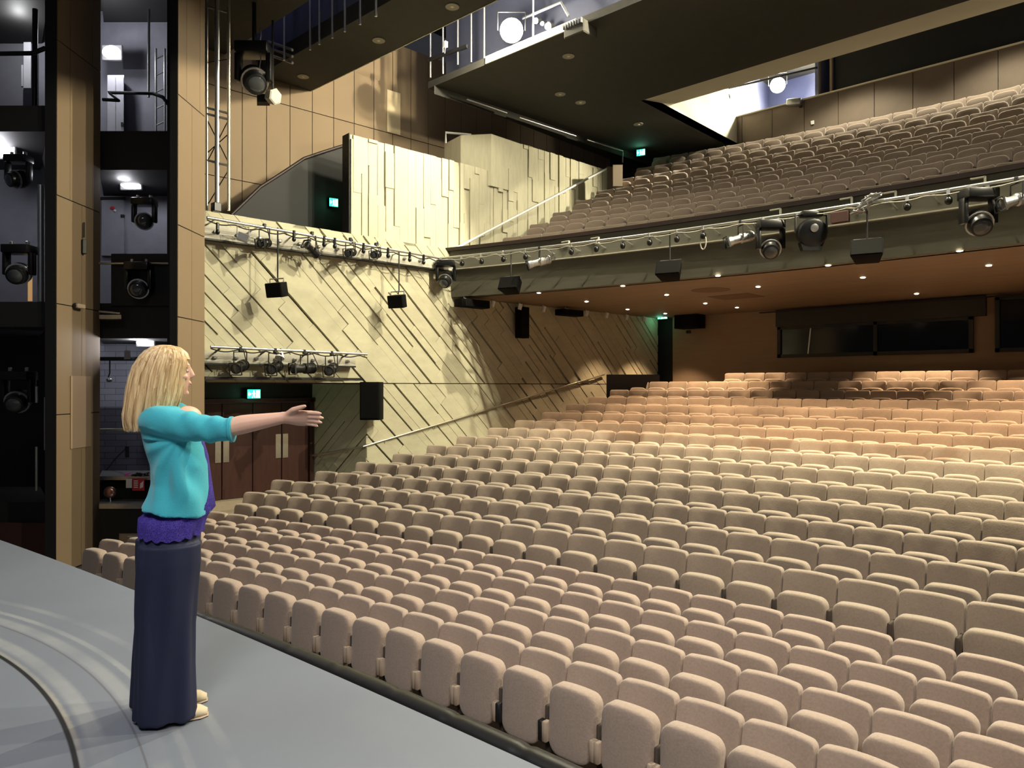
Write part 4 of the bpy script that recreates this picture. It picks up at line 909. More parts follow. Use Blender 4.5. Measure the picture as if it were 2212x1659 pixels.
exit_sign(at(1432, 690, Y=BY-.2)+Vector((0, 0, .05)), .34, .06, (0, -1, -.3), 'thin green exit light over the back corner doorway')
# ceiling discs (recessed downlights, unlit)
for k, (px, py) in enumerate(((977, 14), (818, 87), (655, 165), (1228, 121), (1254, 221), (1210, 203), (1379, 268))):
    p = at(px, py, Z=CL-.003); o = thing('ceiling_fitting', f'round unlit fitting in the dark ceiling, {["highest in view", "second along the strip", "dim one above the near loudspeaker", "first in the large ceiling", "nearest the cream cheek", "faint one beside it", "faintest, by the exit sign"][k]}', 'ceiling fitting', p, 'round ceiling fittings')
    MB().lathe([(0, .13), (.012, .13), (.012, .05), (.0, .04)], p-Vector((0, 0, .012)), (0, 0, 1), 22).build('rim', 'disc', o, 40); MB().ell(p-Vector((0, 0, .004)), (.04, .04, .02)).build('lens', 'cream', o, 60)
# ---- overhead: truss boom, moving light, gallery and slot fixtures
TD = 13.35
o = thing('lighting_boom', 'upright steel lattice boom between the far pillar and the tan wall', 'truss', cpt(470, 460, TD))
for px, r_ in ((447, .022), (494, .030), (469, .045)): MB().tube([cpt(px, -60, TD), cpt(px, 455, TD)], r_, 8).build('upright', 'metal' if px != 494 else 'steel', o, 50)
for py in (27, 245, 258, 358):
    MB().tube([cpt(447, py-12, TD), cpt(494, py, TD)], .022, 8).build('crossbar', 'metal', o, 50)
for a_, b_ in (((448, 330), (493, 290)), ((450, 345), (492, 262)), ((449, 135), (492, 128)), ((450, 440), (492, 370)), ((449, 262), (493, 350))): MB().tube([cpt(*a_, TD), cpt(*b_, TD)], .010, 6).build('brace', 'blackgloss', o, 50)
MB().rbox(cpt(467, 448, TD), (.14, .14, .16), .01, 1).build('foot', 'blackgloss', o)
p = cpt(549, 95, 14.2); moving_head(p, -FWH*.5+RT*.3+Vector((0, 0, -.5)), 1.0, 'black moving-head light hanging under the dark ceiling at the tan wall')
tag(MB().tube([cpt(549, -60, 14.2), p], .04, 8).build('drop_pipe', 'blackgloss', None, 50), 'black drop pipe above the hanging moving light', 'pipe')
tag(MB().tube([cpt(562, 60, 14.1)+Vector((.03*math.sin(k*1.1), 0, -k*.08)) for k in range(16)], .012, 6).build('safety_cable', 'silver', None, 50), 'pale cable hanging beside the moving light at the tan wall', 'cable')
o = thing('floodlight', 'grey hexagonal floodlight under the dark ceiling against the tan wall', 'floodlight', cpt(590, 205, 14.4)); p = cpt(589, 209, 14.4); MB().lathe([(-.1, .12), (.08, .16), (.1, .13)], p, RT-FWH*.6+Vector((0, 0, -.2)), 6).build('casing', 'painted', o); cbox(555, 583, 203, 220, 14.45, .2).build('barn_door', 'black', o); MB().tube([p, V2(p.x, p.y, CL+.02)], .02, 6).build('hanger', 'black', o)
moving_head(cpt(312, 428, D2+.2), -FWH+RT*.4+Vector((0, 0, -.1)), .60, 'black moving-head light on the tower floor below the lamp and red sticker')
moving_head(cpt(301, 566, D2-.15), -FWH*.9+RT*.2+Vector((0, 0, -.25)), .66, 'black moving-head light hung on the thin bar in the middle of the tower')
moving_head(cpt(40, 335, D1+.3), -FWH*.6+RT*-.3+Vector((0, 0, -.2)), .56, 'black moving-head light beside the glowing lamp at the left edge')
moving_head(cpt(42, 528, D1+.1), -FWH*.9+RT*.2+Vector((0, 0, -.35)), .66, 'black moving-head light in the middle opening at the left edge')
moving_head(cpt(40, 800, D1+.3), -FWH*.9+RT*.2+Vector((0, 0, -.35)), .70, 'dim black moving-head light low in the unlit left tower')
for k, (px, py0, py1) in enumerate(((79, 835, 870), (79, 965, 1060), (98, 858, 972))):
    o = tag(MB().tube([cpt(px, py0, D1+.05), cpt(px, py1, D1+.05)], .02, 8).build('stand_pole', 'silver', None, 50), ['short pale pole in the unlit left tower', 'pale stand pole low in the unlit left tower', 'thin pale strip on the post of the left tower'][k], 'pole')
o = thing('cable_connector', 'small black connector hanging on the near pillar', 'connector', A+u*(L*.56)+n*.03+V2(0, 0, zr(2.6)))
p = pA[0]+pA[1]*(pA[2]*.56)+pA[3]*.03
MB().tube([V2(p.x, p.y, zr(2.7)), V2(p.x, p.y, zr(2.45))], .012, 6).build('cable', 'black', o); MB().rbox(V2(p.x, p.y, zr(2.3)), (.07, .07, .24), .01, 1).build('plug', 'frame', o)
p = pA[0]+pA[1]*(pA[2]*.42)+pA[3]*.05; o = thing('camera_bracket', 'small tan camera on the seam of the near pillar', 'camera', V2(p.x, p.y, zr(1.28)))
MB().rbox(V2(p.x, p.y, zr(1.30)), (.10, .2, .07), .01, 1, Matrix.Rotation(R(40), 3, 'Z')).build('body', 'hinge', o); MB().ell(V2(p.x+.03, p.y-.06, zr(1.30)), (.05, .05, .05)).build('lens', 'blackgloss', o, 60)
o = thing('ceiling_tray', 'white shelf bracket projecting from the tower floor beside the near pillar', 'bracket', cpt(240, 685, D2-.2)); cbox(214, 262, 680, 689, D2-.25, .3).build('tray', 'silver', o); MB().tube([cpt(214, 673, D2-.2), cpt(260, 677, D2-.2)], .02, 6).build('bar', 'silver', o)
# rear gallery contents
o = thing('floodlight', 'white floodlight at the left end of the rear gallery', 'floodlight', at(1545, 212, Y=20.2)); p = at(1545, 212, Y=20.2); MB().rbox(p, (.26, .18, .22), .02, 1, Matrix.Rotation(R(35), 3, 'Z') @ Matrix.Rotation(R(25), 3, 'Y')).build('casing', 'white', o); MB().tube([p+V2(0, 0, .1), p+V2(0, .1, .35)], .02, 6).build('arm', 'black', o)
o = thing('floodlight', 'pale round floodlight beside the white one in the rear gallery', 'floodlight', at(1564, 212, Y=20.3)); p = at(1565, 211, Y=20.3); MB().lathe([(-.12, .07), (.0, .13), (.1, .15), (.11, .1)], p, (.5, -.6, -.3), 14).build('casing', 'silver', o, 50); yoke(MB(), p, .16, .22, RT).build('yoke', 'silver', o)
tag(MB().tube([at(1500, 208, Y=20.3), at(1765, 146, Y=20.3)], .03, 8).build('lighting_bar', 'blackgloss', None, 50), 'black lighting bar across the rear gallery', 'lighting bar')
o = thing('floodlight', 'grey lamp standing on the capping of the circle back wall', 'floodlight', at(1716, 225, Y=PY-.12)); p = at(1716, 221, Y=PY-.14); MB().rbox(p, (.42, .22, .20), .05, 2, Matrix.Rotation(R(8), 3, 'Y')).build('casing', 'silver', o, 50); MB().box(p+V2(.15, .05, -.12), (.06, .06, .1)).build('bracket', 'black', o)
tag(MB().tube([at(1517, 205, Y=PY+.05), at(1516, 270, Y=PY+.05)], .018, 6).build('gallery_post', 'white', None, 50), 'thin white upright at the left end of the rear gallery', 'post')
o = thing('cone_lamp', 'small pale cone lamp on the left end of the gallery capping', 'lamp', at(1522, 268, Y=PY-.1)); MB().lathe([(0, .03), (.2, .14), (.21, .1)], at(1518, 264, Y=PY-.1), (.6, -.3, -.5), 14).build('shade', 'silver', o, 50); MB().box(at(1514, 262, Y=PY-.05), (.1, .1, .08)).build('bracket', 'black', o)
tag(MB().rbox(at(1755, 265, Y=PY-.07), (.09, .03, .11), .006, 1).build('wall_switch', 'white'), 'small pale switch plate on the wall behind the circle', 'switch')
# front slots: posts and rails of the catwalks
k = 0
for px, py0, py1 in ((1046, 45, 130), (1018, 70, 135), (989, 80, 140), (957, 95, 160), (930, 105, 168), (1152, 10, 88)):
    a = at(px, py1, Y=11.72); tag(MB().tube([a, V2(a.x, a.y, zr(10.44))], .022, 6).build('catwalk_post', 'metal', None, 50), f'slim steel post of the catwalk behind the lit slot, {["third from the bright lamp", "second from the bright lamp", "fourth from the bright lamp", "beside the small white spotlight", "leftmost at the tan wall", "right of the bright lamp"][k]}', 'post', 'catwalk posts in the second slot'); k += 1
tag(MB().tube([at(925, 130, Y=11.7), at(1010, 100, Y=11.7)], .05, 8).build('catwalk_rail', 'black', None, 50), 'black rail of the catwalk left of the bright lamp', 'rail')
a = at(1130, 40, Y=11.75); b = at(1212, 5, Y=11.75); tag(MB().tube([a, b, b+V2(.2, 0, -.35)], .03, 8).build('catwalk_rail', 'metal', None, 50), 'curved rail of the catwalk right of the bright lamp', 'rail')
p = at(962, 96, Y=11.5); o = thing('slot_spotlight', 'small white spotlight head on the catwalk rail', 'spotlight', p); MB().rbox(p, (.10, .10, .14), .015, 1).build('head', 'white', o); MB().tube([p, p+V2(-.02, 0, -.2)], .012, 6).build('stem', 'metal', o)
for k, (px, py, r_) in enumerate(((1158, 45, .07), (1172, 51, .05), (1185, 57, .085))):
    p = at(px, py, Y=11.9); o = thing('cool_lamp', f'small cool white lamp right of the big glowing lamp, {ORD[k+1]} of three', 'lamp', p, 'cool white lamps'); MB().ell(p, (r_, r_, r_*.8)).build('bulb', 'blue_bulb', o, 60); MB().lathe([(0, r_*1.1), (.1, r_*.9), (.12, .02)], p, (.2, .8, .3), 12).build('housing', 'black', o, 50)
k = 0
for px, py0 in ((614, 115), (670, 92), (690, 80), (718, 66), (745, 52), (778, 36), (812, 18)):
    a = at(px, py0, Y=8.35); tag(MB().tube([a+V2(0, 0, -.15), V2(a.x, a.y, zr(10.44))], .025, 6).build('catwalk_post', 'silver', None, 50), f'slim post in the blue-lit slot nearest the stage, {ORD[k+1]} from its left end', 'post', 'catwalk posts in the first slot'); k += 1
for k in range(3):
    a = at(580, 90+k*14, Y=8.4); tag(MB().tube([a, at(632, 108+k*14, Y=8.4)], .03, 6).build('cable_ladder', 'silver', None, 50), f'pale sloping pipe at the left end of the first slot, {["upper", "middle", "lower"][k]} one', 'pipe', 'sloping pipes in the first slot')
p = at(1246, 62, Z=CL-.05)+V2(0, 0, -.0); o = thing('air_diffuser', 'dark finned box under the edge of the large ceiling', 'vent box', p); MB().rbox(p+V2(0, .12, -.03), (.5, .45, .26), .02, 1).build('box', 'ceiling', o)
mb = MB()
for k in range(8): mb.box(p+V2(-.22+k*.063, -.14, .05), (.02, .05, .1))
mb.build('fins', 'silver', o)
# the two big lamps
def work_lamp(p, r, label, watts, aim, col=(1, .88, .62), beam=None):
    p = Vector(p); o = thing('work_lamp', label, 'lamp', p, None); aim = Vector(aim).normalized()
    MB().lathe([(-r*.95, .05), (-r*.9, r*.6), (-r*.3, r*1.04), (-r*.25, r*.9)], p, aim, 24).build('housing', 'black', o, 40)
    MB().ell(p, (r, r, r)).build('bulb', 'lamp', o, 60); yoke(MB(), p, r*1.2, r*1.6, aim.cross(Vector((0, 0, 1)))).build('yoke', 'black', o)
    l = bpy.data.lights.new('work_lamp_beam', 'POINT'); l.energy = watts; l.color = col; l.shadow_soft_size = .14
    q = bpy.data.objects.new('work_lamp_beam', l); COL.objects.link(q); q.location = p+(beam or aim*(r+.16)); return q
LAMP1 = at(1105, 66, Y=11.42); LAMP2 = at(1680, 184, Y=21.9)
# ------------------------------------------------------------------ lighting
def light(kind, name, loc, watts, col, target=None, size=.3, spot=60, blend=.4, sy=None):
    l = bpy.data.lights.new(name, kind); l.energy = watts; l.color = col
    if kind == 'AREA':
        l.size = size
        if sy: l.shape = 'RECTANGLE'; l.size_y = sy
    else: l.shadow_soft_size = size
    if kind == 'SPOT': l.spot_size = R(spot); l.spot_blend = blend
    o = bpy.data.objects.new(name, l); COL.objects.link(o); o.location = loc
    if target is not None: o.rotation_euler = (Vector(target)-Vector(loc)).to_track_quat('-Z', 'Y').to_euler()
    return o
WARM = (1, .91, .66)
work_lamp(LAMP1, .24, 'large glowing lamp in the second ceiling slot', 750, CAM-LAMP1, WARM, Vector((0, -.30, -.06)))
work_lamp(LAMP2, .22, 'large glowing lamp in the rear gallery above the circle', 1300, CAM-LAMP2, WARM, Vector((.05, -.3, -.05)))
# unseen lamps, assumed like the two above, added to light seats and stage
for x in (-5.0, -.5, 4.0): light('POINT', 'work_lamp_beam', (x, 11.46, zr(7.75)), 3300, WARM, size=.07)
for x in (-6.5, -3.0, .5, 4.0): light('SPOT', 'work_lamp_beam', (x, 19.6, zr(9.3)), 1000, WARM, (x, 16.6, zr(4.0)), .10, 140, .3)
for x in (-6.0, -1.0): light('POINT', 'work_lamp_beam', (x, 8.1, zr(7.7)), 150, (1, .93, .78), size=.10)
light('SPOT', 'parapet_fill', (-8.9, 18.6, zr(7.1)), 1500, WARM, (-12.8, 14.4, zr(4.9)), .08, 60, .8)  # unseen spot added to brighten the concrete parapet beside the circle
# unseen fill lamps added above and behind the camera for stage and front rows
light('SPOT', 'stage_fill', (0.5, -1.5, 6.6), 1500, (1, .93, .86), (-4.6, 4.2, -1), .9, 62, 1.0)
light('SPOT', 'stage_fill', (3.5, -.5, 6.2), 1100, (1, .93, .85), (-1.0, 4.0, -1), .9, 62, 1.0)
light('AREA', 'stage_fill', (-6.0, -.5, 7.5), 90, (.90, .94, 1), (-4.8, .8, 0), 2.0)
q = at(1492, 690, Y=BY-.55); light('SPOT', 'wall_scallop', (q.x, BY-.5, SOF-.05), 240, (1, .75, .45), (q.x, BY-.12, 0), .04, 62, .35)
# blue working light in the catwalks
for x in (-15, -12.5, -9.5, -6): light('POINT', 'catwalk_light', (x, 8.1, zr(9.2)), 9, (.45, .53, 1), size=.1)
for x in (-12.8, -11.2, -8.6, -7.2): light('POINT', 'catwalk_light', (x, 11.0, zr(9.5)), 8, (.5, .57, 1), size=.1)
light('POINT', 'gallery_light', (-9.0, 22.3, zr(9.1)), 22, (.75, .8, 1), size=.1)
w = bpy.data.worlds.new('hall_ambient'); sc.world = w; w.use_nodes = True
bg = w.node_tree.nodes['Background']; bg.inputs['Color'].default_value = (.85, .88, 1, 1); bg.inputs['Strength'].default_value = .03
# ------------------------------------------------------------------ the woman
FEET = at(365, 1540, Z=0); FEET.z = 0
M['skin'] = mat('skin', (.70, .43, .33), .5, var=.15, scale=14, col2=(.62, .34, .27), spec=.35)
M['cardigan'] = mat('turquoise_knit', (.055, .44, .56), .85, var=.25, scale=220, bump=.3, col2=(.03, .34, .45), spec=.2, sheen=.2)
M['trouser'] = mat('navy_crepe', (.015, .019, .050), .72, var=.3, scale=30, col2=(.010, .013, .036), spec=.3)
M['shoe'] = mat('beige_suede', (.62, .52, .36), .8)
M['eye'] = mat('eye_white', (.5, .46, .44), .35)
M['iris'] = mat('eye_iris', (.10, .14, .18), .2)
M['lip'] = mat('lip', (.62, .25, .22), .5)
def hair_mat():
    m = bpy.data.materials.new('blonde_hair'); m.use_nodes = True; nt = m.node_tree; b = nt.nodes['Principled BSDF']; b.inputs['Roughness'].default_value = .42; b.inputs['Specular IOR Level'].default_value = .4
    g = nt.nodes.new('ShaderNodeNewGeometry'); cr = nt.nodes.new('ShaderNodeValToRGB')
    tc = nt.nodes.new('ShaderNodeTexCoord'); mp = nt.nodes.new('ShaderNodeMapping'); mp.inputs['Scale'].default_value = (70, 70, 2.2); nz = nt.nodes.new('ShaderNodeTexNoise'); nz.inputs['Scale'].default_value = 1; nz.inputs['Detail'].default_value = 4
    nt.links.new(tc.outputs['Object'], mp.inputs['Vector']); nt.links.new(mp.outputs['Vector'], nz.inputs['Vector'])
    ad = nt.nodes.new('ShaderNodeMath'); ad.operation = 'MULTIPLY_ADD'; ad.inputs[1].default_value = .35; nt.links.new(g.outputs['Random Per Island'], ad.inputs[0])
    m2 = nt.nodes.new('ShaderNodeMath'); m2.operation = 'MULTIPLY'; m2.inputs[1].default_value = .75; nt.links.new(nz.outputs['Fac'], m2.inputs[0]); nt.links.new(m2.outputs[0], ad.inputs[2])
    e = cr.color_ramp.elements; e[0].position = .22; e[0].color = (.24, .135, .055, 1); e[1].position = .72; e[1].color = (.88, .68, .40, 1); x = e.new(.48); x.color = (.60, .40, .20, 1)
    nt.links.new(ad.outputs[0], cr.inputs['Fac']); nt.links.new(cr.outputs['Color'], b.inputs['Base Color']); return m
M['hair'] = hair_mat()
def lace_mat():
    m = mat('violet_lace', (.075, .05, .33), .8, spec=.2); nt = m.node_tree; b = nt.nodes['Principled BSDF']
    tc = nt.nodes.new('ShaderNodeTexCoord'); v = nt.nodes.new('ShaderNodeTexVoronoi'); v.inputs['Scale'].default_value = 120; v.feature = 'DISTANCE_TO_EDGE'; nt.links.new(tc.outputs['Object'], v.inputs['Vector'])
    cr = nt.nodes.new('ShaderNodeValToRGB'); cr.color_ramp.elements[0].color = (.085, .06, .38, 1); cr.color_ramp.elements[1].color = (.035, .022, .20, 1); cr.color_ramp.elements[1].position = .16
    nt.links.new(v.outputs['Distance'], cr.inputs['Fac']); nt.links.new(cr.outputs['Color'], b.inputs['Base Color'])
    bp = nt.nodes.new('ShaderNodeBump'); bp.inputs['Strength'].default_value = .6; bp.invert = True; nt.links.new(v.outputs['Distance'], bp.inputs['Height']); nt.links.new(bp.outputs['Normal'], b.inputs['Normal']); return m
M['lace'] = lace_mat()
W = thing('woman', 'woman in turquoise cardigan and navy trousers on the stage, arm stretched towards the seats', 'person', FEET)
# local frame: x to the picture's right (the way she faces), y away from the camera, z up
WM = Matrix.Translation(FEET) @ Matrix.Rotation(YAW, 4, 'Z')
FA = R(20); fd = Vector((math.cos(FA), math.sin(FA), 0)); sd = Vector((math.sin(FA), -math.cos(FA), 0))   # facing, her right
def ering(c, a, b, u=None, v=None, n=28, fn=None):
    u = u or fd; v = v or sd; c = Vector(c); out = []
    for k in range(n):
        t = 2*PI*k/n; r = fn(t) if fn else 1
        out.append(c+u*(a*math.cos(t)*r)+v*(b*math.sin(t)*r))
    return out
def limb(mb, pts, rr, n=14): return mb.tube(pts, .05, n, True, rr)
def smooth_path(pts, m=5):
    pts = [Vector(p) for p in pts]; out = []
    for i in range(len(pts)-1):
        p0 = pts[max(i-1, 0)]; p1 = pts[i]; p2 = pts[i+1]; p3 = pts[min(i+2, len(pts)-1)]
        for k in range(m):
            t = k/m; out.append(.5*((2*p1)+(p2-p0)*t+(2*p0-5*p1+4*p2-p3)*t*t+(3*p1-p0-3*p2+p3)*t**3))
    out.append(pts[-1]); return out
def interp(vals, m=5): return [q.x for q in smooth_path([(v, 0, 0) for v in vals], m)]
def remesh(mb, name, m, voxel, parent, fn=None, smooth_it=2, world=WM):
    me = bpy.data.meshes.new(name+'_tmp'); me.from_pydata([tuple(v) for v in mb.v], [], mb.f)
    bm = bmesh.new(); bm.from_mesh(me); bmesh.ops.recalc_face_normals(bm, faces=bm.faces); bm.to_mesh(me); bm.free()
    o = bpy.data.objects.new(name+'_tmp', me); COL.objects.link(o)
    r = o.modifiers.new('r', 'REMESH'); r.mode = 'VOXEL'; r.voxel_size = voxel; r.use_smooth_shade = True
    if smooth_it: s = o.modifiers.new('s', 'SMOOTH'); s.iterations = smooth_it; s.factor = .5
    dg = bpy.context.evaluated_depsgraph_get(); ev = o.evaluated_get(dg); out = bpy.data.meshes.new_from_object(ev)
    bpy.data.objects.remove(o); bpy.data.meshes.remove(me)
    if fn:
        ns = [v.normal.copy() for v in out.vertices]
        for v, nn in zip(out.vertices, ns): v.co = fn(v.co.copy(), nn)
    out.materials.clear(); out.materials.append(M[m]); out.transform(world); out.name = name
    for p in out.polygons: p.use_smooth = True
    ob = bpy.data.objects.new(name, out); COL.objects.link(ob); ob.parent = parent; ob.matrix_parent_inverse = wm(parent).inverted(); return ob
def hand(mb, wrist, e, up, s=1.0, curl=.25, spread=.10):
    """e: finger direction, up: thumb side; palm with four fingers of different length and a thumb from its side"""
    e = Vector(e).normalized(); up = Vector(up); up = (up-e*up.dot(e)).normalized(); nrm = e.cross(up)
    w = Vector(wrist)
    mb.loft([ering(w-e*.01, .027*s, .019*s, up, nrm, 14), ering(w+e*.02*s, .030*s, .018*s, up, nrm, 14), ering(w+e*.055*s, .039*s, .0165*s, up, nrm, 14), ering(w+e*.088*s, .041*s, .014*s, up, nrm, 14), ering(w+e*.100*s, .036*s, .010*s, up, nrm, 14)])
    for k, (off, L, r) in enumerate(((.029, .074, .0088), (.010, .083, .0092), (-.010, .077, .0088), (-.028, .060, .0078))):
        p = w+e*.085*s+up*off*s; d = (e+up*spread*(1.2-k*.8)).normalized(); pts = [p]; c = curl*(.6+.25*k)
        for q, f in enumerate((.45, .32, .23)):
            a = c*(q+.35); dd = (d*math.cos(a)+nrm*math.sin(a)).normalized(); pts.append(pts[-1]+dd*L*f*s)
        limb(mb, pts, [r*s*1.08, r*s*1.05, r*s*.95, r*s*.72], 10); mb.ell(pts[-1], (r*.72*s,)*3, None, 8, 6)
    p = w+e*.022*s+up*.020*s; d1 = (e*.62+up*.72-nrm*-.25).normalized(); d2 = (e*.88+up*.42+nrm*.12).normalized()
    pts = [p, p+d1*.036*s, p+d1*.036*s+d2*.032*s, p+d1*.036*s+d2*.057*s]
    limb(mb, pts, [.0150*s, .0125*s, .0108*s, .0078*s], 10); mb.ell(pts[-1], (.0078*s,)*3, None, 8, 6)
SH = Vector((.015, -.125, 1.330)); EL = Vector((.300, -.125, 1.297)); WR = Vector((.540, -.075, 1.338))
body = MB()
body.loft([ering((.0+dx, 0, z), a, b) for z, a, b, dx in ((.80, .085, .12, .01), (.88, .09, .125, .015), (1.0, .085, .125, .045), (1.1, .085, .12, .045), (1.22, .09, .135, .025), (1.30, .085, .150, .0), (1.345, .072, .14, -.01), (1.375, .055, .09, -.02), (1.40, .045, .055, -.02))])
body.ell((.058, .05, 1.335), (.060, .085, .052), None, 18, 12)
limb(body, smooth_path([(-.03, 0, 1.36), (-.018, .0, 1.42), (-.005, .0, 1.50)], 3), interp([.062, .052, .05], 3), 18)
HA = R(28); hf = Vector((math.cos(HA), math.sin(HA), 0)); hs = Vector((math.sin(HA), -math.cos(HA), 0)); HC = Vector((-.008, .0, 1.540))
def hp_(f, s, z): return HC+hf*f+hs*s+Vector((0, 0, z))
HR = Matrix((hf, hs, Vector((0, 0, 1)))).transposed()
body.ell(HC+Vector((0, 0, .014)), (.092, .073, .088), HR, 24, 16)
body.loft([ering(hp_(f, 0, z), a, b, hf, hs) for f, z, a, b in ((.030, -.112, .030, .024), (.026, -.100, .052, .042), (.024, -.07, .062, .055), (.02, -.03, .072, .064), (.012, .03, .080, .070))])
body.loft([ering(hp_(f, 0, z), a, b, hf, hs, 12) for f, z, a, b in ((.088, .030, .006, .008), (.094, .008, .012, .010), (.102, -.012, .013, .0125), (.098, -.022, .010, .013), (.086, -.028, .008, .010))])   # nose
body.ell(hp_(.088, 0, -.046), (.012, .022, .0065), HR, 12, 8); body.ell(hp_(.086, 0, -.058), (.012, .020, .008), HR, 12, 8)
body.ell(hp_(.070, 0, -.094), (.020, .020, .015), HR, 12, 8); body.ell(hp_(.080, 0, .032), (.014, .045, .010), HR, 12, 8)
for s in (-1, 1):
    body.ell(hp_(.0, s*.073, -.005), (.016, .008, .030), HR, 10, 8); body.ell(hp_(.060, s*.040, -.020), (.022, .020, .018), HR, 10, 8)
limb(body, smooth_path([SH-Vector((.04, -.05, .02)), SH, SH.lerp(EL, .5)+Vector((0, 0, .0)), EL, EL.lerp(WR, .3), EL.lerp(WR, .7), WR], 4), interp([.05, .056, .047, .040, .042, .033, .0255], 4), 16)
hand(body, WR, (.985, .10, -.03), (-.10, -.50, .85), 1.03, .16, .025)
SL = Vector((-.03, .16, 1.33)); EL2 = Vector((-.03, .22, 1.07)); WR2 = Vector((-.04, .235, .85))
limb(body, smooth_path([SL+Vector((.0, -.05, -.02)), SL, SL.lerp(EL2, .5), EL2, EL2.lerp(WR2, .4), WR2], 4), interp([.05, .054, .046, .040, .040, .026], 4), 16)
hand(body, WR2, (.1, -.02, -.99), (.98, .0, .1), 1.0, .3, .05)
for s, dx in ((1, .0), (-1, -.01)):
    q = lambda f, z: fd*(f+dx)+sd*(s*.085)+Vector((0, 0, z))
    limb(body, smooth_path([q(.01, .86), q(.015, .65), q(.015, .46), q(.0, .30), q(-.01, .09), q(-.012, .05)], 4), interp([.062, .066, .056, .054, .036, .038], 4), 16)
    body.loft([ering(q(f, z), a, b, Vector((0, 0, 1)), sd, 14) for f, z, a, b in ((-.075, .035, .02, .02), (-.055, .042, .032, .028), (.01, .045, .035, .034), (.08, .032, .022, .038), (.125, .024, .014, .03), (.147, .02, .008, .014))])
ob = remesh(body, 'body', 'skin', .0042, W, None, 2); ob['label'] = 'bare forearm, hand, face and neck'
for s in (-1, 1):
    e = MB().ell(hp_(.074, s*.031, .006), (.0115, .0125, .009), HR, 14, 10).xf(WM).build('eye', 'eye', W, 60); MB().ell(hp_(.0835, s*.031, .006), (.003, .0055, .0055), HR, 12, 8).xf(WM).build('iris', 'iris', e, 60)
    MB().tube([WM @ hp_(.086-.006*abs(t), s*(.030+t*.018), .026-.004*t*t) for t in (-1, -.5, 0, .5, 1)], .003, 6).build('eyebrow', 'hair', W, 60)
MB().ell(hp_(.0945, 0, -.0515), (.005, .019, .007), HR, 12, 8).xf(WM).build('lips', 'lip', W, 60)
# lace top
def scallop(t): return .012*abs(math.sin(t*9))
lt = MB(); rings = []
LT = ((.812, .136, .176, .008), (.85, .138, .178, .012), (.888, .142, .178, .018), (.925, .134, .130, .058), (1.0, .125, .115, .060), (1.08, .118, .112, .056), (1.16, .112, .112, .052), (1.24, .095, .112, .046), (1.31, .075, .115, .025))
for z, a, b, dx in LT:
    rg = ering(fd*dx, a, b, None, None, 96)
    for k, p in enumerate(rg):
        t = 2*PI*k/96; p.z = z + (-.018*math.cos(t)*0 + (.035*(0.5-0.5*math.sin(t)) - scallop(t) if z < .83 else (.02*(0.5-0.5*math.sin(t)) if z < .86 else 0)))
        p += (fd*math.cos(t)+sd*math.sin(t))*(.004*math.sin(t*14+z*9) if z < .95 else 0)
    rings.append(rg)
lt.loft(rings, True); tp_ = lt.xf(WM).build('lace_top', 'lace', W, 70)
tp_['label'] = 'violet lace top with scalloped hem'
# cardigan
cd = MB()
CT = ((.925, .145, .192, .028), (.98, .132, .182, .042), (1.04, .121, .175, .048), (1.12, .122, .170, .044), (1.20, .126, .162, .024), (1.27, .120, .158, .004), (1.32, .110, .164, -.012), (1.352, .092, .145, -.022), (1.378, .075, .108, -.028), (1.395, .062, .076, -.028))
cr_ = []
for z, a, b, dx in CT:
    rg = ering(fd*dx, a, b, None, None, 56)
    for k, p in enumerate(rg):
        t = 2*PI*k/56; p.z = z-(.030*max(0, math.cos(t-R(35)))*(1 if z < .95 else 0))
    cr_.append(rg)
cd.loft(cr_)
limb(cd, smooth_path([SH-Vector((.06, -.05, .012)), SH-Vector((.0, 0, .004)), SH.lerp(EL, .35)-Vector((0, 0, .012)), SH.lerp(EL, .75)-Vector((0, 0, .014)), EL+Vector((-.015, 0, -.008)), EL+Vector((.028, .0, -.008))], 4), interp([.060, .068, .066, .060, .054, .0525], 4), 22)
limb(cd, smooth_path([SL+Vector((.0, -.06, -.02)), SL, SL.lerp(EL2, .5), EL2, EL2.lerp(WR2, .25)], 4), interp([.066, .070, .062, .055, .053], 4), 18)
AP = Vector((.10, -.17, 1.245))
def folds(co, n):
    d = co-AP; r = math.hypot(d.x, d.z); a = math.atan2(d.z, d.x)
    amp = 0
    if co.x < .26 and co.z < 1.30:
        env = math.exp(-((r-.20)/.10)**2)*max(0, min(1, (-n.y-.05)*1.6))*max(0, min(1, (n.x+.80)*2.2))
        w_ = max(0, min(1, (math.cos(a+R(125))+.35)))      # folds sweep from the armpit down to the small of the back
        amp += .0155*env*w_*math.sin(a*10.5+.9*math.sin(r*11)+co.z*4)
    if co.x > .02 and co.z > 1.22:            # creases along the sleeve
        q = max(0, min(1, (co.x-.05)/.1)); amp += .0030*q*math.sin(co.x*62+co.z*45)+.002*q*math.sin(co.x*110-co.z*30)
    if co.z < 1.12: amp += .0035*math.sin(math.atan2(co.y, co.x)*8+co.z*13)*min(1, (1.12-co.z)/.1)
    return co+n*amp
ob = remesh(cd, 'cardigan', 'cardigan', .0055, W, folds, 18); ob['label'] = 'turquoise knitted cardigan with elbow-length sleeves'
mb = MB(); mb.tube([WM @ (EL+Vector((.024, 0, -.008))), WM @ (EL+Vector((.036, .001, -.0075)))], .0565, 22); mb.build('cuff', 'cardigan', ob, 50)
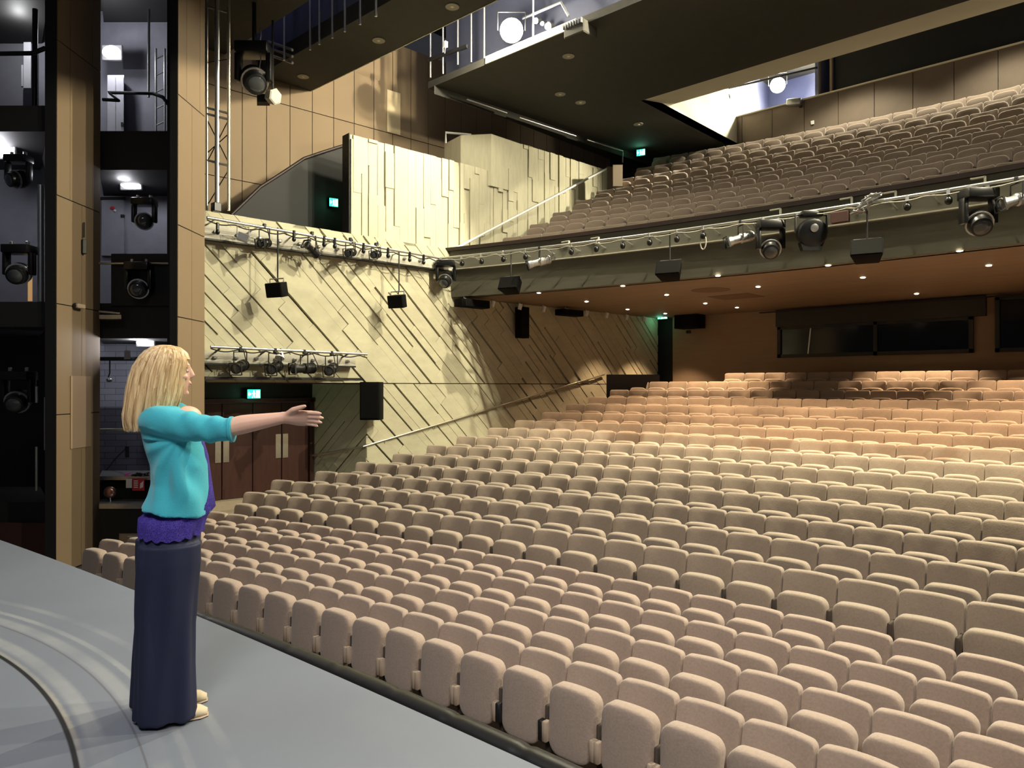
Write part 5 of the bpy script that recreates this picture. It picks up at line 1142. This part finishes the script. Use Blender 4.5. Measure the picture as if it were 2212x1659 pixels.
# trousers
tr = MB()
tr.loft([ering(fd*dx+Vector((0, 0, z)), a, b, None, None, 40) for z, a, b, dx in ((.70, .124, .172, -.004), (.78, .129, .170, .004), (.86, .115, .150, .02), (.95, .085, .11, .05))])
for s, dx in ((1, .002), (-1, -.028)):
    def q(f, z): return fd*(f+dx)+sd*(s*.088)+Vector((0, 0, z))
    tr.loft([ering(q(f, z), a, b, None, None, 36) for z, a, b, f in ((.015, .131, .100, -.006), (.10, .129, .099, -.006), (.25, .124, .096, -.008), (.42, .120, .094, -.006), (.58, .123, .095, 0), (.70, .130, .098, .004), (.78, .128, .095, .006))])
def tfold(co, n):
    t = math.atan2(co.y, co.x); e = max(0, min(1, (.85-co.z)/.4))
    cz = co.z+.0
    a = .007*e*math.sin(t*7+co.z*3.0)+.004*e*math.sin(t*13-co.z*5)
    # long vertical crease at the back of the near leg
    xc = -.045-.075*max(0, (.76-co.z))/.6 if co.z > .16 else -.12
    if n.y < .2: a += .010*math.exp(-((co.x-xc)/.020)**2)*max(0, min(1, (.80-co.z)/.1))-.008*math.exp(-((co.x-xc+.03)/.022)**2)*max(0, min(1, (.80-co.z)/.1))
    return co+n*a
ob = remesh(tr, 'trousers', 'trouser', .007, W, tfold, 3); ob['label'] = 'navy wide-leg trousers'
for s, dx in ((1, .0), (-1, -.01)):
    q = lambda f, z: fd*(f+dx)+sd*(s*.085)+Vector((0, 0, z))
    mb = MB(); mb.loft([ering(q(f, z), a, b, Vector((0, 0, 1)), sd, 18) for f, z, a, b in ((-.10, .022, .016, .016), (-.085, .03, .03, .03), (.0, .032, .032, .042), (.08, .03, .030, .046), (.135, .026, .025, .038), (.165, .018, .016, .018))])
    sh = mb.xf(WM).build('shoe', 'shoe', W, 60)
    mb = MB(); mb.loft([ering(q(f, .006), .006, b, Vector((0, 0, 1)), sd, 18) for f, b in ((-.103, .02), (-.085, .036), (.08, .049), (.14, .040), (.169, .018))]); mb.xf(WM).build('sole', 'hinge', sh, 60)
# hair: a shell of many locks
hm = MB(); rh = random.Random(2)
HRG = [(1.658, .015, .015, -.015), (1.649, .056, .050, -.016), (1.627, .086, .079, -.018), (1.59, .106, .094, -.026), (1.54, .115, .103, -.042), (1.48, .119, .108, -.052), (1.41, .118, .110, -.064), (1.345, .110, .108, -.082), (1.305, .100, .100, -.092), (1.272, .090, .090, -.098)]
def hair_pt(t, i, k=1.0, dz=0):
    """t angle round the head (0 = face, positive to her right, towards the camera); i ring as a float"""
    i = max(0, min(len(HRG)-1.001, i)); a = int(i); f = i-a; z, ra, rb, c = (HRG[a][j]*(1-f)+HRG[a+1][j]*f for j in range(4))
    return Vector((c, 0, z+dz))+hf*(ra*k*math.cos(t))+hs*(rb*k*math.sin(t))
core = [[hair_pt(2*PI*k/48, i, .93) for k in range(48)] for i in range(len(HRG)-1)]
# keep the face clear: pull the front of the core back below the fringe
for i, rg in enumerate(core):
    if i >= 3:
        for k, p in enumerate(rg):
            t = math.cos(2*PI*k/48)
            if t > .35: rg[k] = p-hf*(min(.075, .11*(t-.35)*1.5)*min(1, (i-2)/2))
hm.loft(core)
for j in range(520):
    t = rh.uniform(R(34), R(318)); t = t if rh.random() < .4 else rh.uniform(R(34), R(185))
    i0 = rh.choice((.15, .4, .8, 1.5, 2.5)); edge = 1-min(1, abs(math.cos(t)-0.0) if math.cos(t) > 0 else 0)
    iend = 8.95-rh.uniform(0, .8)-(2.9*max(0, math.cos(t)) if math.cos(t) > 0 else 0)
    k0 = rh.uniform(.95, 1.035); n = 11; pts = []; rr = []
    tw = rh.uniform(-.10, .10); ph = rh.uniform(0, 6)
    for q in range(n):
        s_ = q/(n-1); i = i0+(iend-i0)*s_
        tt = t+tw*s_+.03*math.sin(ph+s_*5)
        if i0 < 1: tt = t
        pts.append(hair_pt(tt, i, k0+.012*math.sin(ph+s_*4))); rr.append(rh.uniform(.0045, .0075)*(1 if s_ < .85 else (1-s_)/.15*.8+.2))
    o_ = len(hm.v); hm.tube(pts, .005, 6, True, rr)
for j in range(110):      # parting and crown
    t = rh.uniform(0, 6.28); pts = [hair_pt(t, .05+q*.34, 1.01) for q in range(9)]
    hm.tube(pts, .006, 6, True, [.0065]*len(pts))
ob = hm.xf(WM).build('hair', 'hair', W, 70); ob['label'] = 'straight shoulder-length blonde hair'
# ------------------------------------------------------------------ camera and view
cam = bpy.data.cameras.new('camera'); cam.sensor_width = 36; cam.lens = FPX/2212*36; cam.clip_end = 200
co = bpy.data.objects.new('camera', cam); COL.objects.link(co); co.location = CAM; co.rotation_euler = (R(90)+PITCH, 0, YAW); sc.camera = co
sc.view_settings.view_transform = 'Standard'; sc.view_settings.look = 'None'; sc.view_settings.exposure = 0; sc.view_settings.gamma = 1.0
sc.cycles.use_denoising = True; sc.cycles.max_bounces = 6; sc.cycles.diffuse_bounces = 3; sc.cycles.glossy_bounces = 2; sc.cycles.sample_clamp_indirect = 4
sc.cycles.use_adaptive_sampling = True; sc.cycles.adaptive_threshold = .02
